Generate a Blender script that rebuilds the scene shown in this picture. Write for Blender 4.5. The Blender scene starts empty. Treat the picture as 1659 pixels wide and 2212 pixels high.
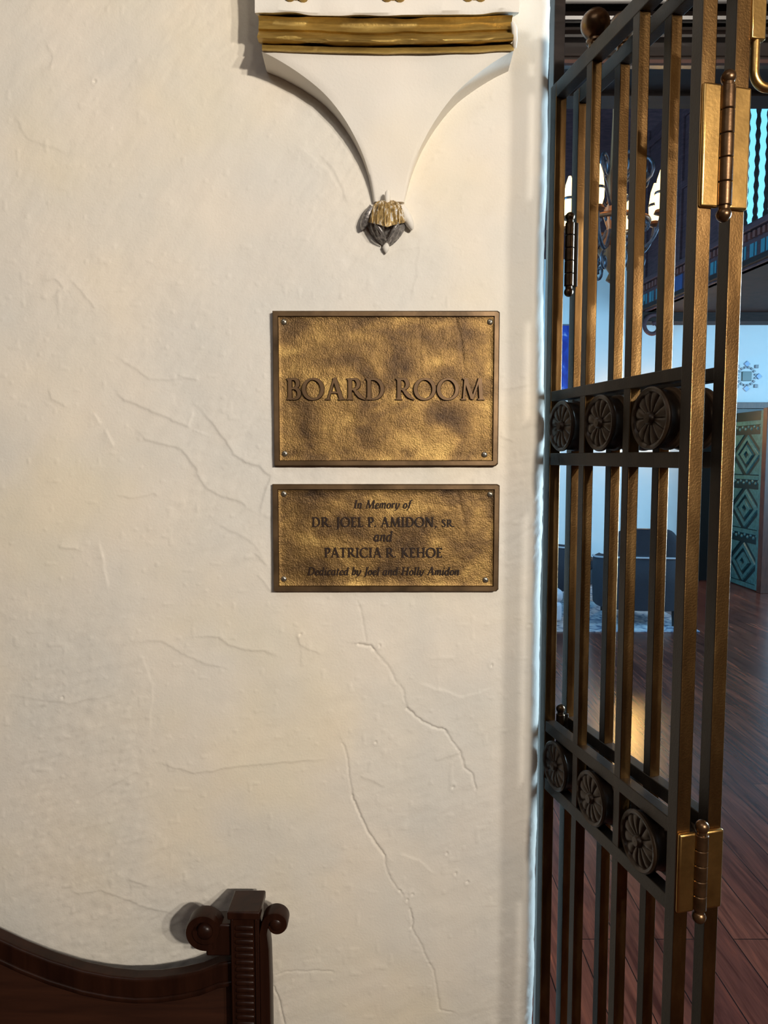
import bpy, math, random
import numpy as np
from mathutils import Vector, Matrix

random.seed(7)
C = bpy.context.scene.collection
scn = bpy.context.scene
R = math.radians
PI = math.pi

# ------------------------------------------------------------------ camera
F = 1550.0                      # focal length in pixels of the 1659 x 2212 frame
PITCH = R(4.4)
EYE = 1.55
cam = bpy.data.cameras.new('camera')
cam.sensor_fit = 'HORIZONTAL'
cam.sensor_width = 36.0
cam.lens = 36.0 * F / 1659.0
cam.clip_start = 0.02
cam_o = bpy.data.objects.new('camera', cam)
C.objects.link(cam_o)
cam_o.location = (0, 0, EYE)
cam_o.rotation_euler = (PI / 2 - PITCH, 0, 0)
scn.camera = cam_o

# ------------------------------------------------------------------ view, world, lights
scn.view_settings.view_transform = 'Standard'
scn.view_settings.look = 'None'
scn.view_settings.gamma = 1.0
scn.view_settings.use_curve_mapping = False
scn.view_settings.exposure = 0.0

world = bpy.data.worlds.new('world')
scn.world = world
world.use_nodes = True
world.node_tree.nodes['Background'].inputs[0].default_value = (0.55, 0.75, 1.0, 1)
world.node_tree.nodes['Background'].inputs[1].default_value = 0.05


def point_light(name, loc, power, col, radius):
    l = bpy.data.lights.new(name, 'POINT')
    l.energy = power
    l.color = col
    l.shadow_soft_size = radius
    o = bpy.data.objects.new(name, l)
    o.location = loc
    C.objects.link(o)
    return o


def spot_light(name, loc, target, power, col, radius, size, blend):
    l = bpy.data.lights.new(name, 'SPOT')
    l.energy = power
    l.color = col
    l.shadow_soft_size = radius
    l.spot_size = R(size)
    l.spot_blend = blend
    o = bpy.data.objects.new(name, l)
    o.location = loc
    o.rotation_euler = (Vector(target) - Vector(loc)).to_track_quat('-Z', 'Y').to_euler()
    C.objects.link(o)
    return o


def area_light(name, loc, target, power, col, sx, sy, spread=180):
    l = bpy.data.lights.new(name, 'AREA')
    l.energy = power
    l.color = col
    l.shape = 'RECTANGLE'
    l.size = sx
    l.size_y = sy
    l.spread = R(spread)
    o = bpy.data.objects.new(name, l)
    o.location = loc
    d = Vector(target) - Vector(loc)
    o.rotation_euler = d.to_track_quat('-Z', 'Y').to_euler()
    C.objects.link(o)
    return o


# hall lamp: a two-bulb fitting behind and to the right of the viewer
spot_light('hall_light', (1.16, -1.45, 2.26), (-0.1, 1.15, 2.25), 215, (1.0, 0.90, 0.78), 0.045, 110, 1.0)
spot_light('hall_light', (1.46, -1.35, 2.20), (-0.1, 1.15, 2.20), 95, (1.0, 0.90, 0.78), 0.045, 110, 1.0)
# added unseen lamp on the right, puts gold highlights on the gate bars
point_light('added_gate_highlight', (2.45, -1.30, 2.62), 12, (1.0, 0.84, 0.62), 0.06)
point_light('hall_light', (0.7, -1.6, 2.3), 24, (1.0, 0.90, 0.78), 0.15)  # added soft fill for the hall, not part of the two-bulb fitting
# added overhead fill in the hall, no ceiling fitting
area_light('hall_fill_light', (-0.5, -0.6, 3.3), (-0.2, 0.4, 0), 9, (0.95, 0.97, 1.0), 1.2, 1.2)
# daylight of the big room: tall windows on the right side, out of the picture
area_light('room_cool_light', (6.6, 5.4, 2.6), (2.2, 8.6, 1.6), 330, (0.36, 0.72, 1.0), 2.6, 3.0)
area_light('room_cool_light', (-1.6, 4.2, 3.2), (1.6, 8.8, 1.6), 190, (0.22, 0.64, 1.0), 2.0, 2.0)  # cool light from the room's left side
area_light('room_cool_light', (4.6, 2.9, 2.2), (0.26, 1.18, 1.7), 85, (0.55, 0.80, 1.0), 1.2, 2.4, 60)  # added lamp inside the room to brighten the plaster corner, no window here

# ------------------------------------------------------------------ helpers
FWD = Vector((0, math.cos(PITCH), -math.sin(PITCH)))
UP = Vector((0, math.sin(PITCH), math.cos(PITCH)))


def P(x, y, Y):
    """point of the plane at depth Y that the photograph shows at pixel x, y"""
    d = Vector((1, 0, 0)) * ((x - 829.5) / F) + UP * ((1106.0 - y) / F) + FWD
    return Vector((0, 0, EYE)) + d * (Y / d.y)


def tag(o, label=None, cat=None, group=None, kind=None):
    if label:
        o['label'] = label
    if cat:
        o['category'] = cat
    if group:
        o['group'] = group
    if kind:
        o['kind'] = kind
    return o


def empty(name, loc=(0, 0, 0), rz=0.0, parent=None):
    o = bpy.data.objects.new(name, None)
    o.empty_display_size = 0.05
    o.location = loc
    o.rotation_euler = (0, 0, rz)
    C.objects.link(o)
    if parent:
        o.parent = parent
    return o


def copy_tree(o, parent=None):
    c = o.copy()
    C.objects.link(c)
    c.parent = parent
    for ch in [k for k in bpy.data.objects if k.parent == o]:
        copy_tree(ch, c)
    return c


last_mesh = [None]


class MB:
    def __init__(self):
        self.v = []
        self.f = []

    def add(self, vs, fs):
        n = len(self.v)
        self.v += [tuple(p) for p in vs]
        self.f += [tuple(i + n for i in q) for q in fs]
        return self

    def box(self, lo, hi, M=None):
        x0, y0, z0 = lo
        x1, y1, z1 = hi
        vs = [(x0, y0, z0), (x1, y0, z0), (x1, y1, z0), (x0, y1, z0),
              (x0, y0, z1), (x1, y0, z1), (x1, y1, z1), (x0, y1, z1)]
        if M is not None:
            vs = [M @ Vector(p) for p in vs]
        return self.add(vs, [(0, 3, 2, 1), (4, 5, 6, 7), (0, 1, 5, 4), (1, 2, 6, 5), (2, 3, 7, 6), (3, 0, 4, 7)])

    def lathe(self, prof, n=24, M=None, caps=True):
        """prof: (radius, height) pairs, turned about local Z"""
        vs, fs = [], []
        for r, z in prof:
            for k in range(n):
                a = 2 * PI * k / n
                vs.append(Vector((r * math.cos(a), r * math.sin(a), z)))
        m = len(prof)
        for i in range(m - 1):
            for k in range(n):
                k2 = (k + 1) % n
                fs.append((i * n + k, i * n + k2, (i + 1) * n + k2, (i + 1) * n + k))
        if caps:
            fs.append(tuple(reversed(range(n))))
            fs.append(tuple((m - 1) * n + k for k in range(n)))
        if M is not None:
            vs = [M @ p for p in vs]
        return self.add(vs, fs)

    def tube(self, pts, rad, n=10, caps=True):
        pts = [Vector(p) for p in pts]
        rads = rad if isinstance(rad, (list, tuple)) else [rad] * len(pts)
        vs, fs = [], []
        ref = None
        for i, p in enumerate(pts):
            t = (pts[min(i + 1, len(pts) - 1)] - pts[max(i - 1, 0)]).normalized()
            if ref is None:
                ref = Vector((0, 0, 1)) if abs(t.z) < 0.9 else Vector((1, 0, 0))
            b = t.cross(ref).normalized()
            a = b.cross(t).normalized()
            ref = a
            for k in range(n):
                q = 2 * PI * k / n
                vs.append(p + (a * math.cos(q) + b * math.sin(q)) * rads[i])
        for i in range(len(pts) - 1):
            for k in range(n):
                k2 = (k + 1) % n
                fs.append((i * n + k, i * n + k2, (i + 1) * n + k2, (i + 1) * n + k))
        if caps:
            fs.append(tuple(reversed(range(n))))
            fs.append(tuple((len(pts) - 1) * n + k for k in range(n)))
        return self.add(vs, fs)

    def prism(self, poly, a, b, f):
        """poly: 2D outline; f(u, v, w) -> point; w runs a..b"""
        n = len(poly)
        vs = [f(u, v, a) for u, v in poly] + [f(u, v, b) for u, v in poly]
        fs = [tuple(range(n)), tuple(reversed(range(n, 2 * n)))]
        for k in range(n):
            k2 = (k + 1) % n
            fs.append((k2, k, n + k, n + k2))
        return self.add(vs, fs)

    def loft(self, rings, close=False, caps=True):
        """rings: equal-length closed loops of points"""
        n = len(rings[0])
        vs = [p for r in rings for p in r]
        fs = []
        m = len(rings)
        for i in range(m if close else m - 1):
            j = (i + 1) % m
            for k in range(n):
                k2 = (k + 1) % n
                fs.append((i * n + k, i * n + k2, j * n + k2, j * n + k))
        if caps and not close:
            fs.append(tuple(reversed(range(n))))
            fs.append(tuple((m - 1) * n + k for k in range(n)))
        return self.add(vs, fs)

    def build(self, name, mat, parent=None, smooth=False, bevel=0.0, seg=2, angle=40):
        me = bpy.data.meshes.new(name)
        me.from_pydata([tuple(p) for p in self.v], [], self.f)
        me.update()
        import bmesh
        bm = bmesh.new()
        bm.from_mesh(me)
        bmesh.ops.recalc_face_normals(bm, faces=bm.faces)
        bm.to_mesh(me)
        bm.free()
        me.materials.append(mat)
        o = bpy.data.objects.new(name, me)
        C.objects.link(o)
        if parent:
            o.parent = parent
        last_mesh[0] = me
        if bevel > 0:
            md = o.modifiers.new('bevel', 'BEVEL')
            md.width = bevel
            md.segments = seg
            md.limit_method = 'ANGLE'
            md.angle_limit = R(angle)
            md.use_clamp_overlap = True
        if smooth or bevel > 0:
            me.shade_smooth()
            try:
                me.set_sharp_from_angle(angle=R(angle))
            except Exception:
                pass
        return o


# ------------------------------------------------------------------ materials
def nodes_of(name):
    m = bpy.data.materials.new(name)
    m.use_nodes = True
    nt = m.node_tree
    return m, nt, nt.nodes['Principled BSDF']


def N(nt, kind, **kw):
    n = nt.nodes.new(kind)
    for k, v in kw.items():
        if k in n.inputs:
            n.inputs[k].default_value = v
        else:
            setattr(n, k, v)
    return n


def ramp(nt, stops):
    n = nt.nodes.new('ShaderNodeValToRGB')
    el = n.color_ramp.elements
    while len(el) < len(stops):
        el.new(0.5)
    for e, (p, c) in zip(el, stops):
        e.position = p
        e.color = (*c, 1)
    return n


def coords(nt, scale=(1, 1, 1), rot=(0, 0, 0)):
    g = nt.nodes.new('ShaderNodeNewGeometry')
    mp = nt.nodes.new('ShaderNodeMapping')
    mp.inputs['Scale'].default_value = scale
    mp.inputs['Rotation'].default_value = rot
    nt.links.new(g.outputs['Position'], mp.inputs['Vector'])
    return mp.outputs['Vector']


def bump(nt, bsdf, height, strength, dist, prev=None):
    b = N(nt, 'ShaderNodeBump')
    b.inputs['Strength'].default_value = strength
    b.inputs['Distance'].default_value = dist
    nt.links.new(height, b.inputs['Height'])
    if prev is not None:
        nt.links.new(prev, b.inputs['Normal'])
    nt.links.new(b.outputs['Normal'], bsdf.inputs['Normal'])
    return b.outputs['Normal']


def simple(name, col, rough=0.5, metal=0.0, spec=0.5, var=0.0, scale=20.0, bmp=0.0, bscale=200.0, bdist=0.001):
    m, nt, b = nodes_of(name)
    b.inputs['Base Color'].default_value = (*col, 1)
    b.inputs['Roughness'].default_value = rough
    b.inputs['Metallic'].default_value = metal
    b.inputs['Specular IOR Level'].default_value = spec
    v = coords(nt)
    if var > 0:
        n = N(nt, 'ShaderNodeTexNoise', Scale=scale, Detail=5.0)
        nt.links.new(v, n.inputs['Vector'])
        r = ramp(nt, [(0.3, tuple(c * (1 - var) for c in col)), (0.7, tuple(min(1, c * (1 + var)) for c in col))])
        nt.links.new(n.outputs['Fac'], r.inputs['Fac'])
        nt.links.new(r.outputs['Color'], b.inputs['Base Color'])
    if bmp > 0:
        n2 = N(nt, 'ShaderNodeTexNoise', Scale=bscale, Detail=4.0)
        nt.links.new(v, n2.inputs['Vector'])
        bump(nt, b, n2.outputs['Fac'], bmp, bdist)
    return m


def plaster_mat(name, a, b_, c_, grain=0.35):
    m, nt, b = nodes_of(name)
    v = coords(nt)
    n1 = N(nt, 'ShaderNodeTexNoise', Scale=2.6, Detail=3.0, Roughness=0.55)
    nt.links.new(v, n1.inputs['Vector'])
    r1 = ramp(nt, [(0.36, a), (0.52, b_), (0.66, c_)])
    nt.links.new(n1.outputs['Fac'], r1.inputs['Fac'])
    n2 = N(nt, 'ShaderNodeTexNoise', Scale=7.0, Detail=4.0)
    nt.links.new(coords(nt, rot=(0.3, 0.4, 0.9)), n2.inputs['Vector'])
    r2 = ramp(nt, [(0.35, (0.93, 0.95, 0.95)), (0.65, (1.0, 0.99, 0.96))])
    nt.links.new(n2.outputs['Fac'], r2.inputs['Fac'])
    mx = N(nt, 'ShaderNodeMix', data_type='RGBA', blend_type='MULTIPLY')
    mx.inputs[0].default_value = 1.0
    nt.links.new(r1.outputs['Color'], mx.inputs[6])
    nt.links.new(r2.outputs['Color'], mx.inputs[7])
    nt.links.new(mx.outputs[2], b.inputs['Base Color'])
    b.inputs['Roughness'].default_value = 0.62
    b.inputs['Specular IOR Level'].default_value = 0.25
    g1 = N(nt, 'ShaderNodeTexNoise', Scale=260.0, Detail=3.0, Roughness=0.6)
    nt.links.new(v, g1.inputs['Vector'])
    nn = bump(nt, b, g1.outputs['Fac'], grain, 0.0012)
    g2 = N(nt, 'ShaderNodeTexNoise', Scale=45.0, Detail=3.0)
    nt.links.new(v, g2.inputs['Vector'])
    bump(nt, b, g2.outputs['Fac'], grain * 0.6, 0.0025, nn)
    return m


def cast_brass(name):
    m, nt, b = nodes_of(name)
    v = coords(nt, scale=(1.0, 1.0, 1.35))
    n = N(nt, 'ShaderNodeTexNoise', Scale=13.0, Detail=5.0, Roughness=0.55, Distortion=0.4)
    nt.links.new(v, n.inputs['Vector'])
    r = ramp(nt, [(0.31, (0.062, 0.037, 0.020)), (0.45, (0.150, 0.088, 0.034)), (0.57, (0.27, 0.163, 0.055)), (0.74, (0.52, 0.34, 0.11))])
    nt.links.new(n.outputs['Fac'], r.inputs['Fac'])
    nt.links.new(r.outputs['Color'], b.inputs['Base Color'])
    b.inputs['Metallic'].default_value = 0.72
    b.inputs['Roughness'].default_value = 0.40
    g = N(nt, 'ShaderNodeTexNoise', Scale=430.0, Detail=3.0, Roughness=0.6)
    nt.links.new(coords(nt), g.inputs['Vector'])
    nn = bump(nt, b, g.outputs['Fac'], 0.75, 0.0013)
    g2 = N(nt, 'ShaderNodeTexNoise', Scale=55.0, Detail=3.0, Distortion=0.6)
    nt.links.new(coords(nt), g2.inputs['Vector'])
    bump(nt, b, g2.outputs['Fac'], 0.22, 0.003, nn)
    return m


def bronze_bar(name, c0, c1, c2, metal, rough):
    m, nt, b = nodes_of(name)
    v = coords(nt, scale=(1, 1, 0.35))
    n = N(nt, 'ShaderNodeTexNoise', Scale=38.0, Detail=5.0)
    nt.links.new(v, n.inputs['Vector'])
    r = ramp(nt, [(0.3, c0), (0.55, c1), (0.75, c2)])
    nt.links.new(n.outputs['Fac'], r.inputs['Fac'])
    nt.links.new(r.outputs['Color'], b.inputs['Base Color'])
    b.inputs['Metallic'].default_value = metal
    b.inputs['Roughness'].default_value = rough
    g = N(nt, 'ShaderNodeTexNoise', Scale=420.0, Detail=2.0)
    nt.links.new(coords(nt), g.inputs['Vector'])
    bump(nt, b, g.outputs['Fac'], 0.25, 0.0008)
    return m


def wood(name, dark, light, rough=0.3, scale=(2, 2, 30), coat=0.0, spec=0.5):
    m, nt, b = nodes_of(name)
    b.inputs['Specular IOR Level'].default_value = spec
    v = coords(nt, scale=scale)
    n = N(nt, 'ShaderNodeTexNoise', Scale=2.2, Detail=6.0, Roughness=0.6, Distortion=0.5)
    nt.links.new(v, n.inputs['Vector'])
    r = ramp(nt, [(0.3, dark), (0.7, light)])
    nt.links.new(n.outputs['Fac'], r.inputs['Fac'])
    nt.links.new(r.outputs['Color'], b.inputs['Base Color'])
    b.inputs['Roughness'].default_value = rough
    b.inputs['Coat Weight'].default_value = coat
    b.inputs['Coat Roughness'].default_value = 0.15
    bump(nt, b, n.outputs['Fac'], 0.12, 0.001)
    return m


def floor_mat():
    m, nt, b = nodes_of('plank_floor')
    v = coords(nt)
    br = N(nt, 'ShaderNodeTexBrick', Scale=1.0)
    mp = coords(nt, rot=(0, 0, R(90)))
    nt.links.new(mp, br.inputs['Vector'])
    br.inputs['Brick Width'].default_value = 2.2
    br.inputs['Row Height'].default_value = 0.125
    br.inputs['Mortar Size'].default_value = 0.0018
    br.inputs['Color1'].default_value = (0.10, 0.031, 0.023, 1)
    br.inputs['Color2'].default_value = (0.18, 0.058, 0.037, 1)
    br.inputs['Mortar'].default_value = (0.012, 0.006, 0.005, 1)
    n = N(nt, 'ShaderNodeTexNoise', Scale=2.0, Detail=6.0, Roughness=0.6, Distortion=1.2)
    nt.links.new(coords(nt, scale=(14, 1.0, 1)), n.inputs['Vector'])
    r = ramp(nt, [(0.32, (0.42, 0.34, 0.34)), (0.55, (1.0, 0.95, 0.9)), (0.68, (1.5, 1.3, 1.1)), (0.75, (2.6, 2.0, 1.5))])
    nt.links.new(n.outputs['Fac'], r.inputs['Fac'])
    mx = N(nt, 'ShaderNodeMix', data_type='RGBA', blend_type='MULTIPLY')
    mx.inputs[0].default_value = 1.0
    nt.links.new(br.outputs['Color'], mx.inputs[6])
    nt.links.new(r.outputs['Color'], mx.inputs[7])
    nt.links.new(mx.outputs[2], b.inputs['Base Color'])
    b.inputs['Roughness'].default_value = 0.24
    b.inputs['Specular IOR Level'].default_value = 0.22
    return m


def gilt_mat():
    m, nt, b = nodes_of('gilt_paint')
    n = N(nt, 'ShaderNodeTexNoise', Scale=26.0, Detail=6.0, Roughness=0.65)
    nt.links.new(coords(nt, scale=(0.5, 1, 3)), n.inputs['Vector'])
    r = ramp(nt, [(0.30, (0.22, 0.135, 0.035)), (0.55, (0.44, 0.29, 0.075)), (0.76, (0.62, 0.44, 0.14))])
    nt.links.new(n.outputs['Fac'], r.inputs['Fac'])
    nt.links.new(r.outputs['Color'], b.inputs['Base Color'])
    b.inputs['Metallic'].default_value = 0.6
    b.inputs['Roughness'].default_value = 0.40
    g = N(nt, 'ShaderNodeTexNoise', Scale=180.0, Detail=3.0)
    nt.links.new(coords(nt), g.inputs['Vector'])
    bump(nt, b, g.outputs['Fac'], 0.35, 0.0012)
    return m


def worn_gilt():
    m, nt, b = nodes_of('worn_gilding')
    n = N(nt, 'ShaderNodeTexNoise', Scale=150.0, Detail=4.0, Roughness=0.6)
    nt.links.new(coords(nt, scale=(1.6, 1, 0.6)), n.inputs['Vector'])
    r = ramp(nt, [(0.34, (0.07, 0.045, 0.02)), (0.44, (0.30, 0.19, 0.06)), (0.55, (0.46, 0.32, 0.12)), (0.60, (0.78, 0.74, 0.66))])
    nt.links.new(n.outputs['Fac'], r.inputs['Fac'])
    nt.links.new(r.outputs['Color'], b.inputs['Base Color'])
    b.inputs['Metallic'].default_value = 0.35
    b.inputs['Roughness'].default_value = 0.4
    bump(nt, b, n.outputs['Fac'], 0.5, 0.002)
    return m


def emis(name, col, s):
    m, nt, b = nodes_of(name)
    b.inputs['Base Color'].default_value = (*col, 1)
    b.inputs['Emission Color'].default_value = (*col, 1)
    b.inputs['Emission Strength'].default_value = s
    return m


M = {}
M['plaster'] = plaster_mat('wall_plaster', (0.76, 0.73, 0.68), (0.80, 0.75, 0.67), (0.82, 0.75, 0.62))
M['plaster2'] = plaster_mat('corbel_plaster', (0.80, 0.77, 0.72), (0.83, 0.79, 0.73), (0.84, 0.79, 0.70), 0.22)
M['room'] = simple('room_plaster', (0.80, 0.82, 0.84), 0.8, var=0.04, scale=2.0)
M['hall'] = simple('hall_panelling', (0.16, 0.10, 0.065), 0.7, var=0.2, scale=2.0)
M['brass'] = cast_brass('cast_brass')
M['rim'] = simple('brass_rim', (0.135, 0.085, 0.043), 0.42, 0.7, var=0.45, scale=24, bmp=0.12, bscale=160)
M['letter'] = simple('brass_letter', (0.135, 0.080, 0.038), 0.45, 0.6, var=0.2, scale=40)
M['ink'] = simple('dark_patina_and_shade', (0.022, 0.010, 0.005), 0.55, 0.0, spec=0.3)  # memorial lettering; also the shade painted on raised letter sides
M['screw'] = simple('screw_steel', (0.52, 0.47, 0.36), 0.28, 0.9)
M['slot'] = simple('screw_recess', (0.03, 0.025, 0.02), 0.6)
M['bronze'] = bronze_bar('dark_bronze', (0.014, 0.010, 0.007), (0.024, 0.016, 0.010), (0.040, 0.027, 0.016), 0.2, 0.5)
M['worn'] = bronze_bar('paler_bronze', (0.17, 0.095, 0.038), (0.27, 0.155, 0.060), (0.44, 0.27, 0.108), 1.0, 0.33)  # paler, fully metallic bronze for the hall-side bar faces
M['polished'] = simple('rubbed_brass', (0.55, 0.34, 0.115), 0.33, 1.0, var=0.2, scale=40, bmp=0.15, bscale=250)
M['hinge'] = simple('hinge_bronze', (0.15, 0.085, 0.042), 0.30, 0.85, var=0.35, scale=60, bmp=0.1, bscale=300)
M['rosette'] = simple('rosette_bronze', (0.038, 0.023, 0.013), 0.40, 0.4, var=0.3, scale=60)
M['gilt'] = gilt_mat()
M['mahogany'] = wood('mahogany', (0.010, 0.0034, 0.0020), (0.028, 0.0095, 0.005), 0.33, (18, 18, 2), 0.0, 0.22)
M['panel'] = wood('mahogany_panel', (0.020, 0.0065, 0.0035), (0.050, 0.017, 0.008), 0.45, (2, 18, 22))
M['beam'] = wood('black_oak', (0.007, 0.005, 0.0045), (0.022, 0.015, 0.013), 0.33, (2, 30, 30))
M['beamred'] = wood('red_oak_edge', (0.04, 0.014, 0.010), (0.07, 0.026, 0.018), 0.4, (2, 30, 30))
M['floor'] = floor_mat()
M['plum'] = wood('plum_wood', (0.055, 0.020, 0.026), (0.12, 0.048, 0.056), 0.7, (4, 4, 20))
M['darkwood'] = wood('dark_wood', (0.012, 0.004, 0.003), (0.034, 0.013, 0.010), 0.75, (4, 4, 20))
M['redwood'] = wood('red_wood_trim', (0.06, 0.018, 0.012), (0.11, 0.035, 0.022), 0.4, (20, 4, 4))
M['teal'] = simple('teal_paint', (0.05, 0.20, 0.26), 0.5)
M['bluepaint'] = simple('blue_paint', (0.03, 0.06, 0.20), 0.5)
M['dentil'] = simple('dentil_red', (0.20, 0.06, 0.05), 0.6)
M['greendoor'] = simple('green_door_paint', (0.06, 0.155, 0.16), 0.35, var=0.3, scale=30)
M['greendark'] = simple('green_door_groove', (0.008, 0.022, 0.026), 0.5)
M['navy'] = simple('navy_upholstery', (0.017, 0.017, 0.028), 0.8, var=0.15, scale=80)
M['grey'] = simple('grey_upholstery', (0.065, 0.065, 0.08), 0.8)
M['pale'] = simple('pale_upholstery', (0.42, 0.47, 0.58), 0.8)
M['piping'] = simple('pale_piping', (0.40, 0.40, 0.45), 0.7)
M['leg'] = simple('black_leg', (0.012, 0.010, 0.010), 0.4)
M['iron'] = simple('wrought_iron', (0.10, 0.10, 0.13), 0.35, 0.6, var=0.4, scale=40)
M['copper'] = simple('chandelier_copper', (0.32, 0.13, 0.06), 0.4, 0.7)
M['glow'] = emis('amber_glass_lit', (1.0, 0.66, 0.26), 3.2)
M['daylit'] = emis('daylit_pane', (0.22, 0.68, 1.0), 1.1)
M['sconce'] = emis('sconce_glass_lit', (1.0, 0.56, 0.15), 150.0)


def tile_mat(name, c):
    return simple(name, c, 0.3)


M['tile_green'] = tile_mat('tile_green', (0.05, 0.09, 0.09))
M['tile_blue'] = tile_mat('tile_blue', (0.25, 0.38, 0.62))
M['tile_grey'] = tile_mat('tile_grey', (0.16, 0.16, 0.20))


def rug_mat():
    m, nt, b = nodes_of('rug_weave')
    n = N(nt, 'ShaderNodeTexNoise', Scale=9.0, Detail=5.0, Distortion=1.5)
    nt.links.new(coords(nt), n.inputs['Vector'])
    r = ramp(nt, [(0.35, (0.10, 0.14, 0.24)), (0.5, (0.42, 0.46, 0.55)), (0.65, (0.62, 0.62, 0.64))])
    nt.links.new(n.outputs['Fac'], r.inputs['Fac'])
    nt.links.new(r.outputs['Color'], b.inputs['Base Color'])
    b.inputs['Roughness'].default_value = 0.95
    return m


def painting_mat():
    m, nt, b = nodes_of('painting_canvas')
    n = N(nt, 'ShaderNodeTexNoise', Scale=6.0, Detail=5.0, Distortion=0.6)
    nt.links.new(coords(nt), n.inputs['Vector'])
    r = ramp(nt, [(0.4, (0.01, 0.03, 0.30)), (0.58, (0.02, 0.08, 0.50)), (0.68, (0.45, 0.55, 0.8))])
    nt.links.new(n.outputs['Fac'], r.inputs['Fac'])
    nt.links.new(r.outputs['Color'], b.inputs['Base Color'])
    return m


M['rug'] = rug_mat()
M['painting'] = painting_mat()

# ------------------------------------------------------------------ the wall with the signs
WY = 1.15                       # depth of its face
WX = 0.259                      # its right-hand corner


def vnoise(u, v, seed):
    rs = np.random.RandomState(seed)
    tab = rs.rand(257, 257)
    iu = np.floor(u).astype(int)
    iv = np.floor(v).astype(int)
    fu = u - iu
    fv = v - iv
    fu = fu * fu * fu * (fu * (fu * 6 - 15) + 10)
    fv = fv * fv * fv * (fv * (fv * 6 - 15) + 10)
    a = tab[iu % 256, iv % 256]
    b = tab[(iu + 1) % 256, iv % 256]
    c = tab[iu % 256, (iv + 1) % 256]
    d = tab[(iu + 1) % 256, (iv + 1) % 256]
    return (a * (1 - fu) + b * fu) * (1 - fv) + (c * (1 - fu) + d * fu) * fv - 0.5


def pw(x, y):
    p = P(x, y, WY)
    return (p.x, p.z)


# trowel ridges (polyline, height in m, fade width, side) and cracks (polyline, depth, width)
RIDGES = [
    ([(245, 767), (295, 798), (320, 817), (367, 821), (410, 815)], 0.0011, 0.016, 1),
    ([(384, 811), (430, 820)], 0.0012, 0.010, 1),
    ([(245, 838), (270, 864), (304, 876), (337, 891), (380, 910), (407, 923), (415, 895), (418, 874)], 0.0015, 0.02, 1),
    ([(426, 874), (460, 914), (485, 950), (506, 982), (532, 997), (561, 1009), (584, 1028), (570, 1072), (561, 1123)], 0.0017, 0.022, 1),
    ([(291, 921), (312, 950), (359, 959), (392, 971), (422, 1013), (443, 1051), (477, 1072), (519, 1083), (549, 1106)], 0.0015, 0.02, 1),
    ([(249, 1068), (287, 1075), (333, 1064), (344, 1072)], 0.0010, 0.012, 1),
    ([(464, 1127), (510, 1150), (549, 1174), (578, 1224)], 0.0008, 0.010, 1),
    ([(549, 1191), (578, 1224)], 0.0011, 0.006, 1),
    ([(553, 1241), (590, 1279)], 0.0009, 0.006, 1),
    ([(409, 1376), (473, 1376), (494, 1393), (544, 1406), (570, 1404), (603, 1418)], 0.0013, 0.014, 1),
    ([(291, 1385), (350, 1385), (392, 1410), (439, 1431), (498, 1446)], 0.0010, 0.016, 1),
    ([(211, 1165), (224, 1212), (234, 1275)], 0.0011, 0.014, -1),
    ([(228, 925), (245, 967)], 0.0013, 0.010, -1),
    ([(203, 891), (219, 916)], 0.0012, 0.010, -1),
    ([(127, 1178), (169, 1187)], 0.0013, 0.008, 1),
    ([(105, 836), (114, 862), (150, 880)], 0.0010, 0.012, 1),
    ([(330, 1645), (420, 1670), (520, 1655), (620, 1645), (710, 1640)], 0.0012, 0.02, 1),
    ([(152, 1921), (173, 1930), (219, 1921), (270, 1940), (321, 1961), (380, 1974)], 0.0011, 0.010, 1),
    ([(278, 1900), (325, 1913)], 0.0010, 0.008, 1),
    ([(900, 1475), (960, 1495), (1000, 1507), (1070, 1485)], 0.0010, 0.014, -1),
    ([(775, 1675), (800, 1686), (835, 1702)], 0.0010, 0.014, 1),
    ([(940, 1645), (965, 1635), (995, 1627)], 0.0010, 0.014, 1),
    ([(640, 1370), (650, 1395), (700, 1415)], 0.0011, 0.010, 1),
    ([(1077, 942), (1110, 955)], 0.0011, 0.008, 1),
    ([(1082, 842), (1145, 830)], 0.0010, 0.010, 1),
    ([(790, 590), (820, 560), (860, 540), (930, 530)], 0.0008, 0.02, 1),
    ([(860, 1845), (905, 1860), (940, 1890)], 0.0009, 0.014, -1),
    ([(90, 610), (120, 600), (140, 625), (110, 640)], 0.0012, 0.008, 1),
    ([(150, 600), (185, 640), (210, 670)], 0.0010, 0.010, 1),
    ([(100, 90), (115, 120), (108, 150)], 0.0009, 0.008, 1),
    ([(30, 250), (60, 300), (150, 330)], 0.0008, 0.02, 1),
    ([(690, 330), (730, 380), (752, 440)], 0.0010, 0.014, 1),
    ([(640, 310), (700, 360), (740, 420)], 0.0006, 0.016, -1),
    ([(905, 520), (902, 580), (890, 650)], 0.0007, 0.02, 1),
    ([(20, 1500), (150, 1520), (250, 1500)], 0.0008, 0.03, 1),
    ([(180, 1730), (290, 1670), (300, 1668)], 0.0008, 0.012, 1),
    ([(320, 1590), (330, 1480), (300, 1400)], 0.0007, 0.025, 1),
]
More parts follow.
